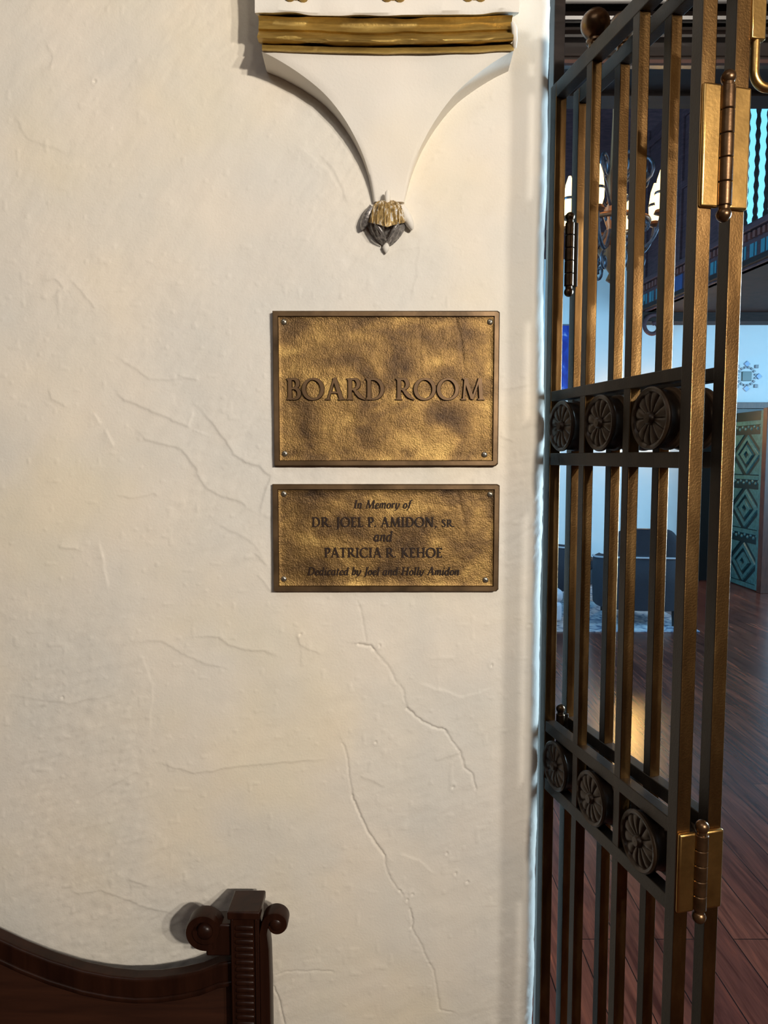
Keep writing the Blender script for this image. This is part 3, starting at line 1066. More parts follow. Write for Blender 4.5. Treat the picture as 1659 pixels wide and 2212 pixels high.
# ------------------------------------------------------------------ plaster corbel
def corbel():
    root = empty('wall_corbel', (0, WY, P(836, 430, WY).z))
    tag(root, 'white plaster corbel with gilded moulding and a carved pendant tip, high on the wall', 'corbel')
    ox, oy, oz = root.location
    left = [(565, 110), (600, 128), (650, 160), (700, 201), (740, 250), (770, 302), (790, 350), (801, 392), (808, 436)]
    right = [(1110, 108), (1075, 128), (1030, 160), (985, 200), (945, 252), (915, 304), (895, 350), (882, 392), (872, 436)]
    prot = [0.058, 0.054, 0.048, 0.041, 0.034, 0.027, 0.021, 0.015, 0.009]

    def interp(lst, t):
        i = min(int(t * 8), 7)
        f = t * 8 - i
        p = [lst[max(i - 1, 0)], lst[i], lst[i + 1], lst[min(i + 2, 8)]]

        def cr(a, b, c, d):
            return 0.5 * (2 * b + (c - a) * f + (2 * a - 5 * b + 4 * c - d) * f * f + (3 * b - a - 3 * c + d) * f ** 3)
        if isinstance(p[0], tuple):
            return tuple(cr(*[q[k] for q in p]) for k in range(2))
        return cr(*p)
    rows, nR, nC = [], 48, 24
    for i in range(nR + 1):
        t = i / nR
        pr = interp(prot, t)
        l = P(*interp(left, t), WY - pr)
        r = P(*interp(right, t), WY - pr)
        row = [Vector((l.x - 0.002, WY + 0.012, l.z)), Vector((l.x - 0.001, WY - pr * 0.5, l.z))]
        for k in range(nC + 1):
            s = k / nC
            q = l.lerp(r, s)
            nz = float(vnoise(np.array([q.x * 18 + 50]), np.array([q.z * 18 + 50]), 51)[0]) * 0.003
            rnd = 0.0012 * max(0, (abs(s - 0.5) * 2 - 0.9) / 0.1) ** 2
            row.append(Vector((q.x, q.y + rnd + (nz if 0 < k < nC else 0), q.z)))
        row += [Vector((r.x + 0.001, WY - pr * 0.5, r.z)), Vector((r.x + 0.002, WY + 0.012, r.z))]
        rows.append([v - Vector((ox, oy, oz)) for v in row])
    MB().loft(rows).build('body', M['plaster2'], root, smooth=True, angle=50)

    def run(name, prof, xa, xb, mat, wob=0.0012, n=60, seed=1):
        """closed (depth, pixel row) profile drawn at its own depth, run along the wall"""
        prof2 = []
        for pr, yy in prof:
            prof2.append((pr, P(836, yy, WY - max(pr, 0)).z))
        rings = []
        for i in range(n + 1):
            x = xa + (xb - xa) * i / n
            ring = []
            for k, (pr, z) in enumerate(prof2):
                w1 = float(vnoise(np.array([x * 30 + 9]), np.array([k * 0.7 + seed]), 61)[0]) * 2 * wob
                w2 = float(vnoise(np.array([x * 30 + 90]), np.array([k * 0.7 + seed]), 62)[0]) * 2 * wob
                sag = -0.0045 * (1 - ((i / n) * 2 - 1) ** 2) if mat is not M['plaster2'] else -0.0030 * (1 - ((i / n) * 2 - 1) ** 2)
                ring.append(Vector((x - ox, WY - pr - oy + (w1 if pr > 0 else 0), z - oz + w2 + sag)))
            rings.append(ring)
        return MB().loft(rings).build(name, mat, root, smooth=True, angle=50)
    xl = P(553, 100, WY - 0.075).x
    xr = P(1116, 70, WY - 0.075).x
    run('gilded_fillet', [(-0.012, 111), (0.058, 111), (0.0625, 108), (0.0625, 97), (0.058, 94), (-0.012, 94)],
        P(566, 100, WY - 0.062).x, P(1110, 100, WY - 0.062).x, M['gilt'], 0.0008, seed=3)
    tor = [(-0.012, 93)] + [(0.061 + 0.015 * math.sin(PI * k / 10), 92 - 25 * k / 10) for k in range(11)]
    tor += [(0.066, 62), (0.061, 55), (0.060, 46), (0.063, 38), (0.068, 32), (-0.012, 32)]
    run('gilded_torus', tor, P(557, 70, WY - 0.07).x, P(1108, 70, WY - 0.07).x, M['gilt'], 0.0014, seed=7)
    run('top_block', [(-0.012, 31), (0.062, 31), (0.072, 27), (0.074, 20), (0.070, -20), (0.072, -80), (-0.012, -80)],
        P(551, 10, WY - 0.07).x, P(1121, 10, WY - 0.07).x, M['plaster2'], 0.0022, seed=11)
    # bare plaster end of the gilded moulding
    e = MB()
    xa = P(1107, 70, WY - 0.07).x - ox
    e.tube([(xa, WY - 0.070 - oy, P(0, 50, WY - 0.07).z - oz), (xa + 0.002, WY - 0.074 - oy, P(0, 66, WY - 0.07).z - oz),
            (xa + 0.004, WY - 0.068 - oy, P(0, 84, WY - 0.07).z - oz), (xa + 0.005, WY - 0.060 - oy, P(0, 103, WY - 0.06).z - oz)], [0.003, 0.0045, 0.004, 0.003], 10)
    e.build('bare_plaster_edge', M['plaster2'], root, smooth=True, angle=70)['label'] = 'chipped white end of the gold moulding'
    # gilded ornaments along the block, cut by the top of the picture
    for px_ in (640, 850, 1025):
        c = P(px_, -3, WY - 0.074)
        o = MB()
        for k in range(3):
            a = (k - 1) * 0.9
            Mx = Matrix.Translation((c.x - ox + 0.009 * math.sin(a) * 1.3, c.y - oy, c.z - oz + 0.006 * math.cos(a))) @ Matrix.Rotation(PI / 2, 4, 'X') @ Matrix.Rotation(-a, 4, 'Z')
            o.lathe([(0.008, -0.003), (0.0075, 0.002), (0.0055, 0.005), (0.002, 0.0065)], 14, Mx)
        o.build('ornament', M['gilt'], root, smooth=True, angle=60)

    # carved pendant at the tip
    pc = P(836, 472, WY - 0.02)
    pend = empty('pendant', (pc.x - ox, 0, pc.z - oz), parent=root)
    s = 0.000729                    # metres per photograph pixel at this depth
    M['worngilt'] = worn_gilt()
    # lower bowl: half of a pointed shell
    rings = []
    for k in range(13):
        t = k / 12
        zz = (12 - 64 * t) * s
        rad = (40 * (1 - t ** 2.1) ** 0.75 + 2) * s
        dep = (0.034 * (1 - t ** 1.8) ** 0.8 + 0.002)
        ring = []
        for j in range(33):
            a = PI * j / 32
            ripple = 1 + 0.07 * math.sin(a * 13 + 3 * t)
            ring.append(Vector((-rad * math.cos(a) * ripple, -dep * math.sin(a) * ripple, zz)))
        ring += [Vector((rad, 0.012, zz)), Vector((-rad, 0.012, zz))]
        rings.append(ring)
    M['silver'] = simple('silvered_plaster', (0.25, 0.235, 0.225), 0.33, 0.5, var=0.7, scale=220, bmp=0.4, bscale=350, bdist=0.002)
    MB().loft(rings).build('bowl', M['silver'], pend, smooth=True, angle=50)['label'] = 'grey silvered lower shell'
    for sg in (-1, 1):              # V-shaped leaf edges on the bowl
        MB().tube([(sg * 30 * s, -0.024, 2 * s), (sg * 22 * s, -0.034, -16 * s), (sg * 12 * s, -0.034, -32 * s), (sg * 2 * s, -0.022, -46 * s)], [0.0012, 0.003, 0.003, 0.001], 8).build('leaf_edge', M['silver'], pend, smooth=True, angle=70)
    # ribbed gilded crown, its lip coming to a point
    def dome(a, t, lift=0.0):
        a2 = t * PI / 2 * 0.985
        point = max(0.0, 1 - abs(a - PI / 2) / (PI / 2)) ** 0.8
        k = math.cos(a2)
        rad = 41 * s * k ** 0.72 + lift
        dep = 0.043 * k ** 0.6 + lift
        return Vector((-rad * math.cos(a), -dep * math.sin(a), (4 - 32 * point * (1 - t) + 40 * math.sin(a2)) * s))
    rings = []
    for k in range(14):
        t = k / 13
        ring = [dome(PI * j / 48, t, 0.0012 * abs(math.sin(j / 48 * PI * 4.5))) for j in range(49)]
        ring += [Vector((ring[-1].x, 0.012, ring[-1].z)), Vector((ring[0].x, 0.012, ring[0].z))]
        rings.append(ring)
    MB().loft(rings).build('crown', M['worngilt'], pend, smooth=True, angle=50)['label'] = 'worn gilded ribbed crown'
    for k, (az, ww) in enumerate(((35, 2.4), (58, 2.0), (84, 2.8), (108, 2.4), (132, 2.6), (152, 2.0))):
        tt = [0.0, 0.08, 0.2, 0.35, 0.5, 0.65, 0.8]
        MB().tube([dome(R(az + (90 - az) * 0.15 * (1 - t)), t, 0.0008) for t in tt], [ww * s * f for f in (0.5, 1.0, 1.2, 1.2, 1.0, 0.8, 0.4)], 8).build('rib', M['worngilt'], pend, smooth=True, angle=70)
    MB().lathe([(0.0006, 0.011), (0.0035, 0.008), (0.0045, 0), (0.0035, -0.008), (0.0008, -0.012)], 12, Matrix.Translation((1 * s, -0.026, 40 * s))).build('crest', M['plaster2'], pend, smooth=True, angle=70)
    for sg in (-1, 1):              # drooping side leaves
        wg = MB()
        rr = []
        for (xx, zz, th, hh) in ((30, 22, 0.012, 10), (38, 12, 0.014, 10), (46, 0, 0.012, 9), (52, -10, 0.009, 7), (55, -17, 0.004, 3)):
            rr.append([Vector((sg * (xx * s + hh * s * 0.7 * math.cos(q)), -0.010 + th * math.sin(q), (zz + hh * math.cos(q)) * s)) for q in [2 * PI * j / 12 for j in range(12)]])
        wg.loft(rr).build('side_leaf', M['silver'] if sg < 0 else M['plaster2'], pend, smooth=True, angle=60)
    MB().lathe([(0.0008, 0.010), (0.004, 0.004), (0.0058, 0), (0.004, -0.005), (0.0008, -0.009)], 12, Matrix.Translation((-2 * s, -0.007, -54 * s))).build('drop', M['plaster2'], pend, smooth=True, angle=70)
    return root


corbel()

# ------------------------------------------------------------------ mahogany bench
def bench():
    cf = P(490, 1971, 1.054)        # near left corner of the cap
    cr = P(561, 1975, 1.054)
    zt = cf.z                       # height of the cap's top
    xc = (cf.x + cr.x) / 2
    root = empty('wooden_bench', (xc, 1.10, 0))
    tag(root, 'dark mahogany bench with scrolled crest and ribbed end post, against the plaster wall', 'bench')
    ox, oy = xc, 1.10
    W = 1.36                        # distance between the two end posts
    hw = (cr.x - cf.x) / 2
    yf, yb = 1.054 - oy, 1.112 - oy

    def spiral(cx, cz, r0, r1, a0, turns, dirn, n=40):
        pts = []
        for k in range(n + 1):
            t = k / n
            r = r0 + (r1 - r0) * t ** 0.85
            a = a0 + dirn * turns * 2 * PI * t
            pts.append((cx + r * math.cos(a), cz + r * math.sin(a)))
        return pts

    def strip(mb, pts, ths, y0, y1, mx):
        """thick band following pts in the x-z plane"""
        rings = []
        n = len(pts)
        for i in range(n):
            a, b = pts[max(i - 1, 0)], pts[min(i + 1, n - 1)]
            dx, dz = b[0] - a[0], b[1] - a[1]
            l = math.hypot(dx, dz)
            nx_, nz_ = -dz / l * ths[i] / 2, dx / l * ths[i] / 2
            p = pts[i]
            ring = []
            for sx, yy in ((1, y0 + 0.003), (0.8, y0), (-0.8, y0), (-1, y0 + 0.003), (-1, y1), (1, y1)):
                ring.append(Vector((mx(p[0] + nx_ * sx), yy, p[1] + nz_ * sx)))
            rings.append(ring)
        mb.loft(rings)

    for side in (1, -1):
        def mx(x):
            return x if side > 0 else -W - x
        off = 0.0

        def sb(mb, lo, hi):
            a, b = sorted((mx(lo[0]), mx(hi[0])))
            return mb.box((a, lo[1], lo[2]), (b, hi[1], hi[2]))
        # post, its cap and the ribbed strip on its face
        pw_ = hw - 0.003
        sb(MB(), (-pw_, yf + 0.007, 0), (pw_, yb - 0.004, zt - 0.012)).build('post', M['mahogany'], root, bevel=0.0015)
        sb(MB(), (-hw, yf, zt - 0.013), (hw, yb, zt)).build('post_cap', M['mahogany'], root, bevel=0.0025, seg=3)
        rb = MB()
        z = zt - 0.030
        while z > 0.50:
            a, b = sorted((mx(-0.0155), mx(0.0150)))
            Mx = Matrix.Translation(((a + b) / 2, yf + 0.0075, z)) @ Matrix.Rotation(PI / 2, 4, 'Y') @ Matrix.Scale(0.75, 4, (0, 1, 0))
            hl = (b - a) / 2
            rb.lathe([(0.0006, -hl), (0.0034, -hl + 0.0012), (0.0044, -hl + 0.003), (0.0044, hl - 0.003), (0.0034, hl - 0.0012), (0.0006, hl)], 14, Mx)
            z -= 0.0113
        rb.build('ribbed_strip', M['mahogany'], root, smooth=True, angle=60)
        # narrow fillets either side of the ribs
        fb = MB()
        sb(fb, (-0.0205, yf + 0.0035, 0.45), (-0.0170, yf + 0.009, zt - 0.014))
        sb(fb, (0.0165, yf + 0.0035, 0.45), (0.0200, yf + 0.009, zt - 0.014))
        fb.build('edge_fillet', M['mahogany'], root, bevel=0.0008)
        # outer bracket: a board beside the post whose top rolls outwards
        ob = MB()
        y0, y1 = yf + 0.010, yf + 0.034
        zc = P(594, 2003, 1.06).z
        xcv = P(595, 2003, 1.06).x - ox
        pts = [(pw_ + 0.008, 0.30), (pw_ + 0.008, zc - 0.10), (pw_ + 0.0075, zc - 0.04), (pw_ + 0.006, zc - 0.015)]
        sp = spiral(xcv, zc, 0.0175, 0.007, PI * 1.02, 0.98, -1)
        pts += sp
        ths = [0.018, 0.018, 0.0165, 0.014] + [0.0125 + 0.001 * math.sin(k / 12) for k in range(len(sp))]
        strip(ob, pts, ths, y0, y1, mx)
        Mv = Matrix.Translation((mx(xcv), 0, zc)) @ Matrix.Rotation(PI / 2, 4, 'X')
        ob.lathe([(0.011, -y1), (0.011, -y0 - 0.002), (0.008, -y0 + 0.001), (0.0005, -y0 + 0.0025)], 20, Mv)
        ob.build('outer_scroll', M['mahogany'], root, smooth=True, angle=45)
    # crest rail: from the volute by each post, dipping, then rising to the middle
    crest_px = [(478, 2062), (440, 2077), (400, 2086), (350, 2093), (300, 2094), (250, 2089), (190, 2077), (120, 2055), (60, 2031), (0, 2003)]
    yr0, yr1 = 1.080 - oy, 1.100 - oy
    top = [(lambda p: (p.x - ox, p.z))(P(a, b, 1.098)) for a, b in crest_px]
    # carry the rising curve on to the middle of the bench
    x_l, z_l = top[-1]
    slope = (top[-2][1] - top[-1][1]) / (top[-2][0] - top[-1][0])
    n = 8
    for k in range(1, n + 1):
        t = k / n
        x = x_l + (-W / 2 - x_l) * t
        top.append((x, z_l + slope * (x - x_l) * (1 - 0.5 * t)))
    full = [(-hw + 0.004, top[0][1] + 0.004)] + top
    full += [(-W - x, z) for x, z in reversed(full[:-1])]

    def band(name, mat, up0, dn, y0, y1, bev):
        rings = []
        for x, z in full:
            rings.append([Vector((x, y0, z + up0)), Vector((x, y1, z + up0)), Vector((x, y1, z - dn)), Vector((x, y0, z - dn))])
        return MB().loft(rings).build(name, mat, root, bevel=bev, seg=3)
    band('crest_rail', M['mahogany'], 0.0, 0.034, yr0 - 0.004, yr1, 0.004)
    band('crest_bead', M['mahogany'], -0.030, 0.039, yr0 - 0.008, yr0 + 0.01, 0.003)
    # back panel below the crest
    rings = []
    for x, z in full:
        rings.append([Vector((x, yr0 + 0.006, z - 0.034)), Vector((x, yr1 - 0.002, z - 0.034)), Vector((x, yr1 - 0.002, 0.38)), Vector((x, yr0 + 0.006, 0.38))])
    MB().loft(rings).build('back_panel', M['panel'], root)
    # inner volutes
    for side in (1, -1):
        def mx(x):
            return x if side > 0 else -W - x
        c = P(441, 2012, 1.06)
        cx, cz = c.x - ox, c.z
        v = MB()
        y0, y1 = yf + 0.004, yf + 0.030
        sp = spiral(cx, cz, 0.0265, 0.0145, R(-62), 1.35, -1, 60)
        ths = [0.013 - 0.003 * k / 60 for k in range(61)]
        strip(v, sp, ths, y0, y1, mx)
        Mv = Matrix.Translation((mx(cx + 0.001), 0, cz - 0.001)) @ Matrix.Rotation(PI / 2, 4, 'X')
        v.lathe([(0.026, -y1), (0.026, -y0 - 0.010), (0.0135, -y0 - 0.009), (0.0125, -y0 - 0.001), (0.008, -y0 + 0.003), (0.0005, -y0 + 0.0045)], 28, Mv)
        v.build('inner_scroll', M['mahogany'], root, smooth=True, angle=45)
    # neck joining volute and post
    for side in (1, -1):
        a, b = (-0.062, -hw + 0.004) if side > 0 else (-W + hw - 0.004, -W + 0.062)
        MB().box((a if side > 0 else a, yf + 0.012, zt - 0.080), (b, yb - 0.010, zt - 0.028)).build('scroll_neck', M['mahogany'], root, bevel=0.003)
    # seat and front legs, below the picture
    MB().box((-W - 0.02, -0.42, 0.40), (0.02, 0.005, 0.44)).build('seat', M['mahogany'], root, bevel=0.004)
    for x in (-W, 0):
        MB().box((x - 0.022, -0.41, 0), (x + 0.022, -0.366, 0.40)).build('leg', M['mahogany'], root, bevel=0.002)
    return root


bench()

# ------------------------------------------------------------------ folded bronze gate
GU = Vector((0.234, -0.9722, 0))       # along the leaf, towards the viewer
GN = Vector((-0.9722, -0.234, 0))      # across the leaf, to the viewer's left
GA = P(1193, 985, 1.19)
GA.z = 0.0
PITCH_BAR = 0.120
LEAF_W = 0.353
Z_TOP = (EYE + 0.566, EYE + 0.589)
Z_RAILS = [(EYE + 0.090, EYE + 0.106), (EYE - 0.0135, EYE + 0.006), (EYE - 0.462, EYE - 0.443), (EYE - 0.562, EYE - 0.542)]
ANG = math.atan2(GU.y, GU.x)           # local +X runs along GU, local +Y is to the right of it


def rosette(mb_parent, u, z):
    """thick drum with a flower of twelve petals on both faces; axis across the leaf"""
    mb = MB()
    rad, ht = 0.0395, 0.013
    n = 72
    prof = []
    for k in range(2):
        s = -1 if k == 0 else 1
        rings = []
        for r, d, rip in ((0.0005, 0.0062, 0), (0.0060, 0.0060, 0), (0.0078, 0.0040, 0), (0.0085, 0.0005, 0.2), (0.012, 0.0012, 0.7), (0.020, 0.0022, 1),
                          (0.028, 0.0018, 1), (0.0325, 0.0002, 0.6), (0.0340, 0.0022, 0), (0.0375, 0.0032, 0), (rad, 0.0012, 0), (rad, -0.002, 0)):
            ring = []
            for j in range(n):
                a = 2 * PI * j / n
                pet = -0.0030 * rip * (1 - abs(math.sin(a * 6)) ** 0.5)
                ring.append(Vector((u + r * math.cos(a), s * (ht + d + pet), z + r * math.sin(a))))
            rings.append(ring)
        mb.loft(rings, caps=False)
    ringa = [Vector((u + rad * math.cos(2 * PI * j / n), -ht + 0.002, z + rad * math.sin(2 * PI * j / n))) for j in range(n)]
    ringb = [Vector((u + (rad - 0.0025) * math.cos(2 * PI * j / n), -ht + 0.005, z + (rad - 0.0025) * math.sin(2 * PI * j / n))) for j in range(n)]
    ringc = [Vector((p.x, -p.y, p.z)) for p in ringb]
    ringd = [Vector((p.x, -p.y, p.z)) for p in ringa]
    mb.loft([ringa, ringb, ringc, ringd], caps=False)
    return mb.build('rosette', M['rosette'], mb_parent, smooth=True, angle=40)


def barrel_hinge(root, u, v, z0, z1, r, knuckles=5):
    h = empty('hinge', (u, v, z0), parent=root)
    L = z1 - z0
    k0, k1 = 0.018, L - 0.018
    step = (k1 - k0) / knuckles
    for k in range(knuckles):
        a = k0 + k * step
        MB().lathe([(r * 0.9, a + 0.0003), (r, a + 0.0012), (r, a + step - 0.0012), (r * 0.9, a + step - 0.0003)], 20).build('knuckle', M['hinge'], h, smooth=True, angle=35)
    for c, s in ((0.009, -1), (L - 0.009, 1)):
        rb = r * 1.02
        pts = [(rb * math.sin(PI * t / 12), c - rb * math.cos(PI * t / 12)) for t in range(13)]
        pts[0] = (0.0003, pts[0][1])
        pts[-1] = (0.0003, pts[-1][1])
        b = MB().lathe(pts, 20)
        b.lathe([(r * 0.75, min(c, c - s * 0.010)), (r * 0.75, max(c, c - s * 0.010))], 16)
        b.build('ball_tip', M['hinge'], h, smooth=True, angle=40)
    return h


def hall_side_face():
    """bar faces on the hall side get the paler bronze, the others stay dark"""
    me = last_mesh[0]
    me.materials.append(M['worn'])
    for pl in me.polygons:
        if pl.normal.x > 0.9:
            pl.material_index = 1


def gate_leaf(label, v_off, us):
    o = GA - GN * v_off
    root = empty('gate_leaf', o, ANG)
    tag(root, label, 'gate', 'leaves of the folded bronze gate')
    b, p = 0.0080, 0.0095
    for i in range(4):
        u = us[i]
        post = i in (0, 3)
        w = p if post else b
        top = (Z_TOP[1] + 0.06 if i else Z_TOP[1]) if post else Z_TOP[0] + 0.002
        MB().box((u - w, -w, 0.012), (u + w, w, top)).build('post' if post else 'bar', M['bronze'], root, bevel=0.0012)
        hall_side_face()
        # ball finial on the top rail
        if post:
            continue
        zb = Z_TOP[1]
        r = 0.0208
        pts = [(0.0095, zb - 0.002), (0.0095, zb + 0.004), (0.0125, zb + 0.006), (0.0125, zb + 0.009), (0.008, zb + 0.012)]
        pts += [(r * math.sin(PI * t / 16), zb + 0.012 + r * 0.93 - r * math.cos(PI * t / 16)) for t in range(3, 17)]
        pts[-1] = (0.0003, pts[-1][1])
        MB().lathe(pts, 28, Matrix.Translation((u, 0, 0))).build('ball_finial', M['hinge'], root, smooth=True, angle=50)
    for z0, z1 in [Z_TOP] + Z_RAILS + [(0.03, 0.05), (0.13, 0.15)]:
        t = 0.0086 if (z0, z1) != Z_TOP else 0.0088
        MB().box((us[0] + p - 0.004, -t, z0), (LEAF_W - p + 0.004, t, z1)).build('rail', M['bronze'], root, bevel=0.001)
    for zr in (0.5 * (Z_RAILS[0][0] + Z_RAILS[1][1]), 0.5 * (Z_RAILS[2][0] + Z_RAILS[3][1])):
        for i in range(3):
            rosette(root, (us[i] + us[i + 1]) / 2, zr)
    return root


leaf1 = gate_leaf('bronze gate leaf nearest the plaster wall, left of the folded pair', 0.0, (0.0, 0.110, 0.228, 0.353))
GAP = 0.0437
leaf2 = gate_leaf('right-hand bronze gate leaf of the folded pair, with a hook on its end post', GAP, (-0.0075, 0.1126, 0.2315, 0.353))

# hinges between the leaves: on the near end of both end posts
for z0, z1 in ((EYE + 0.265, EYE + 0.432), (EYE - 0.570, EYE - 0.438)):
    h = barrel_hinge(leaf1, LEAF_W + 0.0145, GAP / 2, z0, z1, 0.0082, 5)
    L = z1 - z0
    for k, v in enumerate((0.0, GAP)):
        s = 1 if k == 0 else -1
        va, vb = (-0.0085, 0.0150) if k == 0 else (-0.0150, 0.0100)
        lo = (-0.0145 + 0.0085, v - GAP / 2 + va, 0.016)
        hi = (-0.0145 + 0.0145, v - GAP / 2 + vb, L - 0.016)
        MB().box(lo, hi).build('hinge_plate', M['polished'], h, bevel=0.0028, seg=3)
# hinges by the wall, at the far end of the right-hand leaf
for z0, z1 in ((EYE + 0.258, EYE + 0.395), (EYE - 0.545, EYE - 0.418)):
    h = barrel_hinge(leaf2, 0.004, -GAP / 2, z0, z1, 0.0074, 5)
    MB().box((-0.003, -0.002, 0.018), (0.003, GAP / 2 - 0.008, z1 - z0 - 0.018)).build('hinge_plate', M['bronze'], h, bevel=0.0008)


def latch():
    ox = leaf2.location
    h = empty('latch', (LEAF_W, 0, EYE), parent=leaf2)
    zt, zb = P(1640, 4, 0.82).z - EYE, P(1640, 50, 0.82).z - EYE
    MB().box((-0.004, 0.0085, zb), (0.0120, 0.0275, zt + 0.03)).build('latch_plate', M['polished'], h, bevel=0.0015)
    z1, z2 = zb, P(1640, 150, 0.82).z - EYE
    pts = [(0.006, 0.0185, z1 + 0.01), (0.006, 0.0185, z2 + 0.016)]
    for k in range(1, 9):
        a = (PI / 2) * k / 8
        pts.append((0.006, 0.0185 + 0.016 * (1 - math.cos(a)), z2 + 0.016 - 0.016 * math.sin(a)))
    pts.append((0.006, 0.085, z2))
    MB().tube(pts, 0.0052, 14).build('hook_rod', M['polished'], h, smooth=True, angle=50)


latch()

# dark frame bar the gate hangs on, behind its far end
jb = MB().box((-0.042, -0.0095, 0), (-0.024, 0.0095, 2.45)).build('trim_1', M['beam'], None, bevel=0.001)
jb.location = GA - GN * 0.012
jb.rotation_euler = (0, 0, ANG)
tag(jb, kind='structure')

# ------------------------------------------------------------------ moulded black beam over the opening
def beam():
    Y = 1.56

    def zz(y, d):
        return P(1400, y, Y - d).z
    zu = zz(138, 0)
    prof = [(-0.185, 3.0), (-0.185, zu - 0.004), (-0.125, zu - 0.004), (-0.120, zu + 0.004), (-0.02, zu + 0.004), (-0.02, zu),
            (0.018, zz(134, 0.018)), (0.018, zz(124, 0.018)), (0.006, zz(120, 0.006)), (0.006, zz(92, 0.006)), (0.016, zz(86, 0.016)), (0.024, zz(80, 0.024)), (0.026, zz(74, 0.026)),
            (0.022, zz(68, 0.022)), (0.012, zz(64, 0.012)), (0.012, zz(52, 0.012)), (0.030, zz(48, 0.03)), (0.040, zz(42, 0.04)), (0.042, zz(34, 0.042)), (0.036, zz(28, 0.036)),
            (0.022, zz(24, 0.022)), (0.022, zz(12, 0.022)), (0.05, zz(8, 0.05)), (0.055, zz(-6, 0.055)), (0.055, zz(-50, 0.055)), (0.075, zz(-60, 0.075)), (0.075, 3.0)]
    rings = [[Vector((x, Y - d, z)) for d, z in prof] for x in (WX + 0.004, OPEN_X1)]
    o = MB().loft(rings).build('trim_2', M['beam'], None, smooth=True, angle=35)
    tag(o, kind='structure')
    e = MB().box((WX + 0.004, Y - 0.0195, zz(137, 0.018)), (OPEN_X1, Y - 0.010, zz(129, 0.018))).build('trim_3', M['beamred'])
    tag(e, kind='structure')


beam()

# ------------------------------------------------------------------ the big room beyond
FY = 9.0
RX = 7.0
ZS = P(1500, 695, FY).z          # underside of the gallery
struct('wall_far', (-3.0, FY, 0), (RX + 0.1, FY + 0.15, P(1300, 560, FY).z), M['room'])
struct('wall_far_upper', (-3.0, FY, P(1300, 560, FY).z), (RX + 0.1, FY + 0.15, 6.0), M['plum'])
struct('wall_side_right', (RX, 1.55, 0), (RX + 0.1, FY, 6.0), M['room'])
struct('wall_side_left', (-3.1, 1.55, 0), (-3.0, FY, 6.0), M['room'])
struct('wall_near_room', (-3.1, 1.55, 3.4), (RX + 0.1, 1.65, 6.0), M['room'])
struct('wall_near_side', (HALL_R, 1.55, 0), (RX + 0.1, 1.65, 3.4), M['room'])
struct('ceiling', (-3.1, 1.55, 6.0), (RX + 0.1, FY + 0.15, 6.1), M['darkwood'])

# wall plate beam under the gallery, on the far wall
a, b = P(1392, 650, 8.75), P(1392, 694, 8.75)
struct('trim_4', (a.x, 8.75, b.z), (RX, FY, a.z), M['darkwood'])
# red-brown rail and a black slab standing for the doorway's darkness under it
c0, c1 = P(1532, 869, 8.9), P(1700, 882, 8.9)
struct('trim_5', (c0.x, 8.9, c1.z), (RX, FY, c0.z), M['redwood'])
d0, d1 = P(1478, 884, 8.97), P(1600, 1250, 8.97)
door_bk = struct('doorway_dark_slab', (d0.x, 8.93, 0.0), (d1.x + 0.25, FY + 0.02, d0.z), M['leg'])

# upper window behind the open balusters of the gallery
w0, w1 = P(1585, 225, FY), P(1760, 520, FY)
wn = tag(empty('window_1', ((w0.x + w1.x) / 2, FY, w1.z)), kind='structure')
hw1, hh1 = (w1.x - w0.x) / 2, w0.z - w1.z
MB().box((-hw1, -0.02, 0), (hw1, -0.005, hh1)).build('window_pane', M['daylit'], wn)
fr = MB()
for xa in (-hw1 - 0.08, hw1):
    fr.box((xa, -0.06, -0.08), (xa + 0.08, 0, hh1 + 0.08))
fr.box((-hw1, -0.06, -0.08), (hw1, 0, 0)).box((-hw1, -0.06, hh1), (hw1, 0, hh1 + 0.08))
fr.build('window_frame', M['darkwood'], wn)

